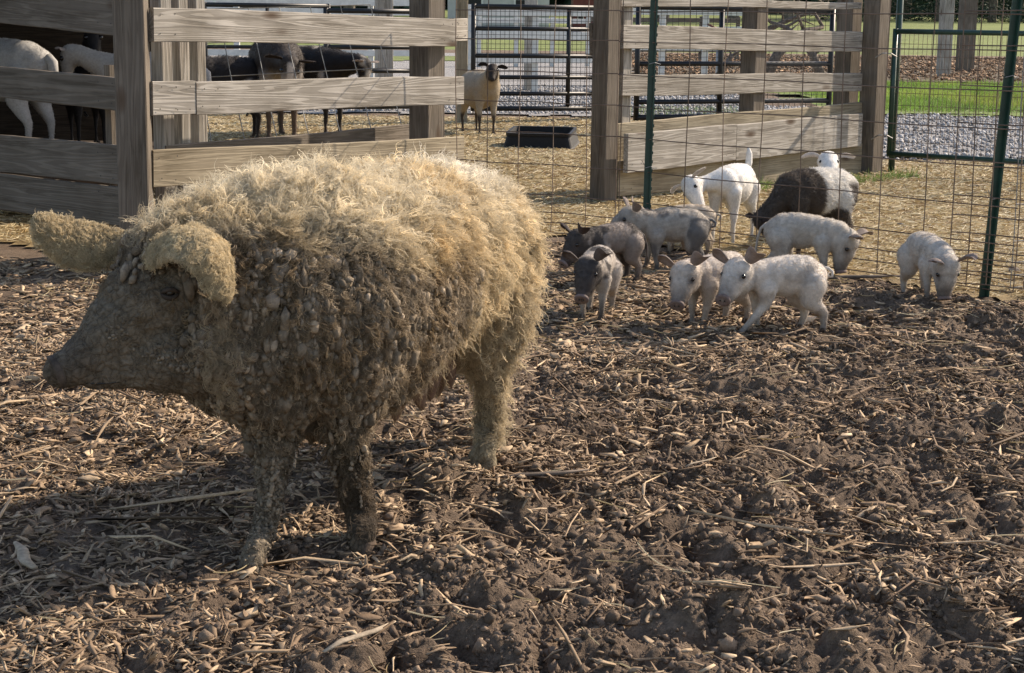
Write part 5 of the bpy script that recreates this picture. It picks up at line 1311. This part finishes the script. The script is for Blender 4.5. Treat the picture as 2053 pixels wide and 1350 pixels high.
def broadleaf(x, y, h, w, label, colr=(.08, .12, .045)):
    zb = float(hillz(x, y)); r = empty('leafy_tree', (x, y, zb)); tag(r, label, 'tree', 'leafy trees behind the farm')
    mb = MB(); tips = []
    mb.tube([Vector((x, y, -.3)), Vector((x + .05, y, h * .3)), Vector((x - .05, y + .1, h * .55))], [w * .05, w * .04, w * .025], 8)
    for i in range(14):
        a = random.uniform(0, 2*PI); z0 = h * random.uniform(.2, .5); e = Vector((x + w * .42 * math.cos(a) * random.uniform(.5, 1), y + w * .42 * math.sin(a), h * random.uniform(.35, .92)))
        mb.tube([Vector((x, y, z0)), Vector((x, y, z0)).lerp(e, .5) + Vector((0, 0, .2)), e], [w * .02, w * .013, .02], 5); tips.append(e - Vector((x, y, 0)))
    tk = mb.build('trunk', WOOD_D, r, (x, y, 0)); tk.location = (0, 0, 0)
    n = 6000; tp = np.array([tuple(q) for q in tips]); k = RNG.integers(0, len(tp), n)
    c = tp[k] + RNG.normal(0, w * .11, (n, 3)); c[:, 2] = np.maximum(c[:, 2], .2)
    d = unit(RNG.normal(0, 1, (n, 3))); sd = unit(np.cross(d, RNG.normal(0, 1, (n, 3)))); L = RNG.uniform(.12, .32, (n, 1))
    Vv = np.stack([c - d * L * .5, c + sd * L * .3, c + d * L * .5, c - sd * L * .3], 1).reshape(-1, 3)
    link('crown', np_mesh('crown', Vv, np.arange(4 * n).reshape(-1, 4), col=np.repeat(np.array([colr]) * RNG.uniform(.5, 1.7, (n, 1)), 4, 0)), LEAFM, r)
TL = ['leftmost', 'second', 'third', 'fourth', 'fifth', 'sixth', 'seventh', 'eighth', 'ninth']
for i, px in enumerate((1690, 1760, 1818, 1880, 1935, 1990, 2045, 2110)):
    q = P(px, 20, 140 + (i * 37 % 15)); conifer(q.x, q.y, 16 + (i * 53 % 5), 5.4 + (i % 3) * .9, f'{TL[i]} from the left in the row of dark conifers behind the meadow')
BL = ['leafy tree above the shaded fence at the far left', 'leafy tree behind the added shelter', 'leafy tree above the left end of the sunlit top rail', 'leafy tree above the dark brown goat', 'leafy tree above the black goat', 'leafy tree directly behind the brown square post', 'leafy tree behind the left half of the black mesh gate', 'leafy tree behind the right end of the black mesh gate', 'leafy tree behind the upright green steel post', 'leafy tree above the red water pump', 'leafy tree above the heap of dead branches']
for i, px in enumerate((-60, 120, 330, 520, 700, 870, 1040, 1200, 1330, 1470, 1580)):
    q = P(px, 20, 128 + (i * 29 % 15)); broadleaf(q.x, q.y, 13 + (i * 31 % 4), 10, BL[i])
# far hedge of undergrowth closing the view
n = 60000; X = RNG.uniform(-90, 110, n); Y = 172 + RNG.uniform(0, 5, n); Z = hillz(X, Y) + RNG.uniform(0, 1, n) ** 1.2 * (8.0 + 9 * vnoise(X * .1, X * 0, seed=4))
d = unit(RNG.normal(0, 1, (n, 3))); sd = unit(np.cross(d, RNG.normal(0, 1, (n, 3)))); L = RNG.uniform(.7, 1.8, (n, 1)); c = np.stack([X, Y, Z], 1)
tag(link('far_woods', np_mesh('far_woods', np.stack([c - d * L * .5, c + sd * L * .4, c + d * L * .5, c - sd * L * .4], 1).reshape(-1, 3), np.arange(4 * n).reshape(-1, 4), col=np.repeat(np.array([(.03, .05, .03)]) * RNG.uniform(.4, 1.8, (n, 1)), 4, 0)), LEAFM), 'dark woods closing the view', kind='stuff')
# white rail fence and pale mesh far behind the left rails
def far_fence(px0, px1, Y, zs, m, label, np_=6, r=.05):
    a, b_ = P(px0, 60, Y), P(px1, 60, Y + 1.5); f = empty('rail_fence', (a.x, a.y, 0)); tag(f, label, 'fence')
    for z in zs: board(f, Vector((a.x, a.y, z)), Vector((b_.x, b_.y, z)), .13, .04, m)
    for i in range(np_):
        u = i / (np_ - 1); post(f, a.x + (b_.x - a.x) * u, a.y + (b_.y - a.y) * u + .1, .12, .12, max(zs) + .12, 0, m)
far_fence(380, 830, 36, (1.62, 1.42, 1.2, .95, .55), WHITEP, 'white board fence far beyond the dark goats')
far_fence(960, 1180, 46, (1.25, .8), WHITEP, 'white board fence across the lane behind the black gate', 4)
far_fence(940, 1200, 30, (1.45, 1.05, .62), WHITEP, 'low white rail fence on the gravel behind the black mesh gate', 3)
far_fence(1240, 1500, 34, (1.5, 1.15, .8), WHITEP, 'white rail fence seen through the upper gap of the right plank fence', 4)
far_fence(1180, 1480, 52, (1.3, .85, .4), WOOD_D, 'brown board fence far behind the right plank fence', 5)
# dead branches heaped behind the right fence
BR = plain('dead_bark', (.13, .105, .085), .9, .2, .4, 20)
def branch(px_pts, Y, r0, label, twigs=5):
    pts = [P(a, b_, Y + i * .12) for i, (a, b_) in enumerate(px_pts)]
    mb = MB(); rr = np.linspace(r0, r0 * .35, len(pts)); mb.tube(pts, list(rr), 8)
    for k in range(twigs):
        i = random.randint(1, len(pts) - 1); a = pts[i]; e = a + Vector((random.uniform(-.8, .8), random.uniform(-.3, .3), random.uniform(.0, .5)))
        mb.tube([a, a.lerp(e, .5) + Vector((0, 0, .1)), e], [r0 * .35, r0 * .22, .008], 5)
    tag(mb.build('dead_branch', BR, None, (pts[0].x, pts[0].y, 0), True), label, 'branch', 'dead branches heaped behind the pen')
branch([(1540, 148), (1558, 110), (1588, 80), (1612, 62), (1650, 55)], 25, .085, 'thick curved dead branch arching up behind the right plank fence')
branch([(1645, 150), (1630, 110), (1606, 78), (1575, 55), (1545, 45)], 25.6, .075, 'forked dead branch leaning left behind the right plank fence')
branch([(1535, 62), (1570, 45), (1610, 30), (1660, 15)], 26.2, .05, 'slender pale dead branch lying on top of the heap', 8)
branch([(1440, 152), (1465, 115), (1490, 95)], 25, .05, 'short dead branch at the left end of the heap', 3)
# farm buildings glimpsed behind the black gate
HW = plain('pale_siding', (.42, .42, .40), .8, .2, .1, 3); RED = plain('red_paint', (.12, .035, .03), .6, .3, .3, 3); ROOF = plain('roof_metal', (.16, .16, .16), .6, .3, .2, 3)
def shed(px, Y, w, dpt, h, m, label):
    q = P(px, 40, Y); zb = float(hillz(q.x, q.y)); r = empty('farm_shed', (q.x, q.y, zb)); tag(r, label, 'shed')
    h0 = h; bx(r, 'wall', (q.x, q.y, zb + h / 2), (w, dpt, h), m)
    mb = MB(); e = .3
    mb.v = [(-w/2-e, -dpt/2-e, h), (w/2+e, -dpt/2-e, h), (w/2+e, 0, h + 1.3), (-w/2-e, 0, h + 1.3), (-w/2-e, dpt/2+e, h), (w/2+e, dpt/2+e, h), (-w/2-e, -dpt/2-e, h-.1), (w/2+e, -dpt/2-e, h-.1), (-w/2-e, dpt/2+e, h-.1), (w/2+e, dpt/2+e, h-.1)]
    mb.f = [(0,1,2,3), (3,2,5,4), (0,6,7,1), (4,5,9,8), (6,8,9,7), (0,3,4,8,6), (1,7,9,5,2)]
    o = mb.build('roof', ROOF, None); o.parent = r
    for i in range(2):
        x = q.x - w * .25 + i * w * .5
        f = bx(r, 'window', (x, q.y - dpt/2 - .02, zb + h * .45), (w * .2, .06, h * .35), WHITEP)
        g = bx(f, 'pane', (x, q.y - dpt/2 - .06, zb + h * .45), (w * .16, .03, h * .29), BLACK); g.location = (0, -.03, 0)
shed(1000, 96, 5.5, 5, 3.0, HW, 'pale farm shed seen far behind the black mesh gate')
shed(1176, 100, 1.7, 4, 2.3, RED, 'dark red farm shed seen far behind the black mesh gate')
# red hydrant-like farm pump
q = P(1441, 60, 30)
pr = empty('water_pump', (q.x, q.y, 0)); tag(pr, 'small red farm water pump behind the right plank fence', 'pump')
mb = MB(); mb.tube([Vector((q.x, q.y, -.1)), Vector((q.x, q.y, .95))], .035, 10); mb.build('standpipe', GALV, pr, (q.x, q.y, 0), True)
mb = MB(); mb.tube([Vector((q.x, q.y, .93)), Vector((q.x, q.y, 1.0)), Vector((q.x, q.y, 1.15)), Vector((q.x, q.y, 1.22))], [.07, .09, .085, .04], 12); mb.tube([Vector((q.x, q.y, 1.05)), Vector((q.x + .14, q.y, 1.05)), Vector((q.x + .17, q.y, .97))], .03, 8); mb.build('pump_head', RED, pr, (q.x, q.y, 0), True)
mb = MB(); mb.tube([Vector((q.x - .02, q.y, 1.2)), Vector((q.x - .2, q.y, 1.28))], .018, 8); mb.build('handle', RED, pr, (q.x, q.y, 0), True)
# small garden bird feeder shape, stick and stones
def splinter(px, py, L, yaw, r, label, name='stick', m=None):
    q = G(px, py); h = float(hgt(q.x, q.y)); d = Vector((math.cos(yaw), math.sin(yaw), .06)) * L / 2; c = Vector((q.x, q.y, h + r * 1.3)); s = Vector((-d.y, d.x, 0)) * .12
    mb = MB(); mb.tube([c - d, c - d * .4 + s, c + d * .4 - s * .3, c + d], [r * .5, r, r * .9, r * .35], 7, .5)
    return tag(mb.build(name, m or PALEW, None, (q.x, q.y, 0), True), label, 'stick', 'loose sticks lying in the yard')
PALEW = plain('bare_splinter', (.36, .29, .21), .85, .2, .35, 60)
splinter(722, 1288, .22, D(48), .010, 'pale split stick in the mud at the bottom of the photo')
splinter(1305, 945, .16, D(100), .005, 'thin upright-curved twig in the middle of the yard')
splinter(1405, 940, .14, D(40), .005, 'short slanting twig in the middle of the yard')
splinter(1725, 562, .42, D(-4), .02, 'muddy wooden slat half buried in front of the grazing piglet', m=BR)
splinter(870, 822, .34, D(-6), .010, 'straight stick lying behind the sow belly')
splinter(1990, 1050, .30, D(75), .006, 'long curved twig near the right edge')
splinter(50, 1120, .2, D(120), .018, 'broad wood chip in the shade at the lower left')
splinter(1085, 965, .30, D(12), .013, 'weathered stick behind the front hooves', m=BR)
splinter(1945, 378, .30, D(8), .014, 'bent stick on the straw near the gate')
def stone(px, py, r, label, m, grp=None):
    q = G(px, py); bm = bmesh.new(); bmesh.ops.create_icosphere(bm, subdivisions=3, radius=r)
    for v in bm.verts: v.co *= 1 + .25 * (random.random() - .5) * .4 + .18 * math.sin(v.co.x / r * 3 + px) * math.cos(v.co.y / r * 2.3); v.co.z *= .6
    me = bpy.data.meshes.new('stone'); bm.to_mesh(me); bm.free(); o = link('stone', me, m); o.location = (q.x, q.y, float(hgt(q.x, q.y)) + r * .3); tag(o, label, 'stone', grp)
stone(2030, 548, .045, 'brown stone on the straw behind the wire at the right edge', BR)
stone(1803, 456, .028, 'small dark dropping-sized stone on the straw above the head-down piglet', BLACK)
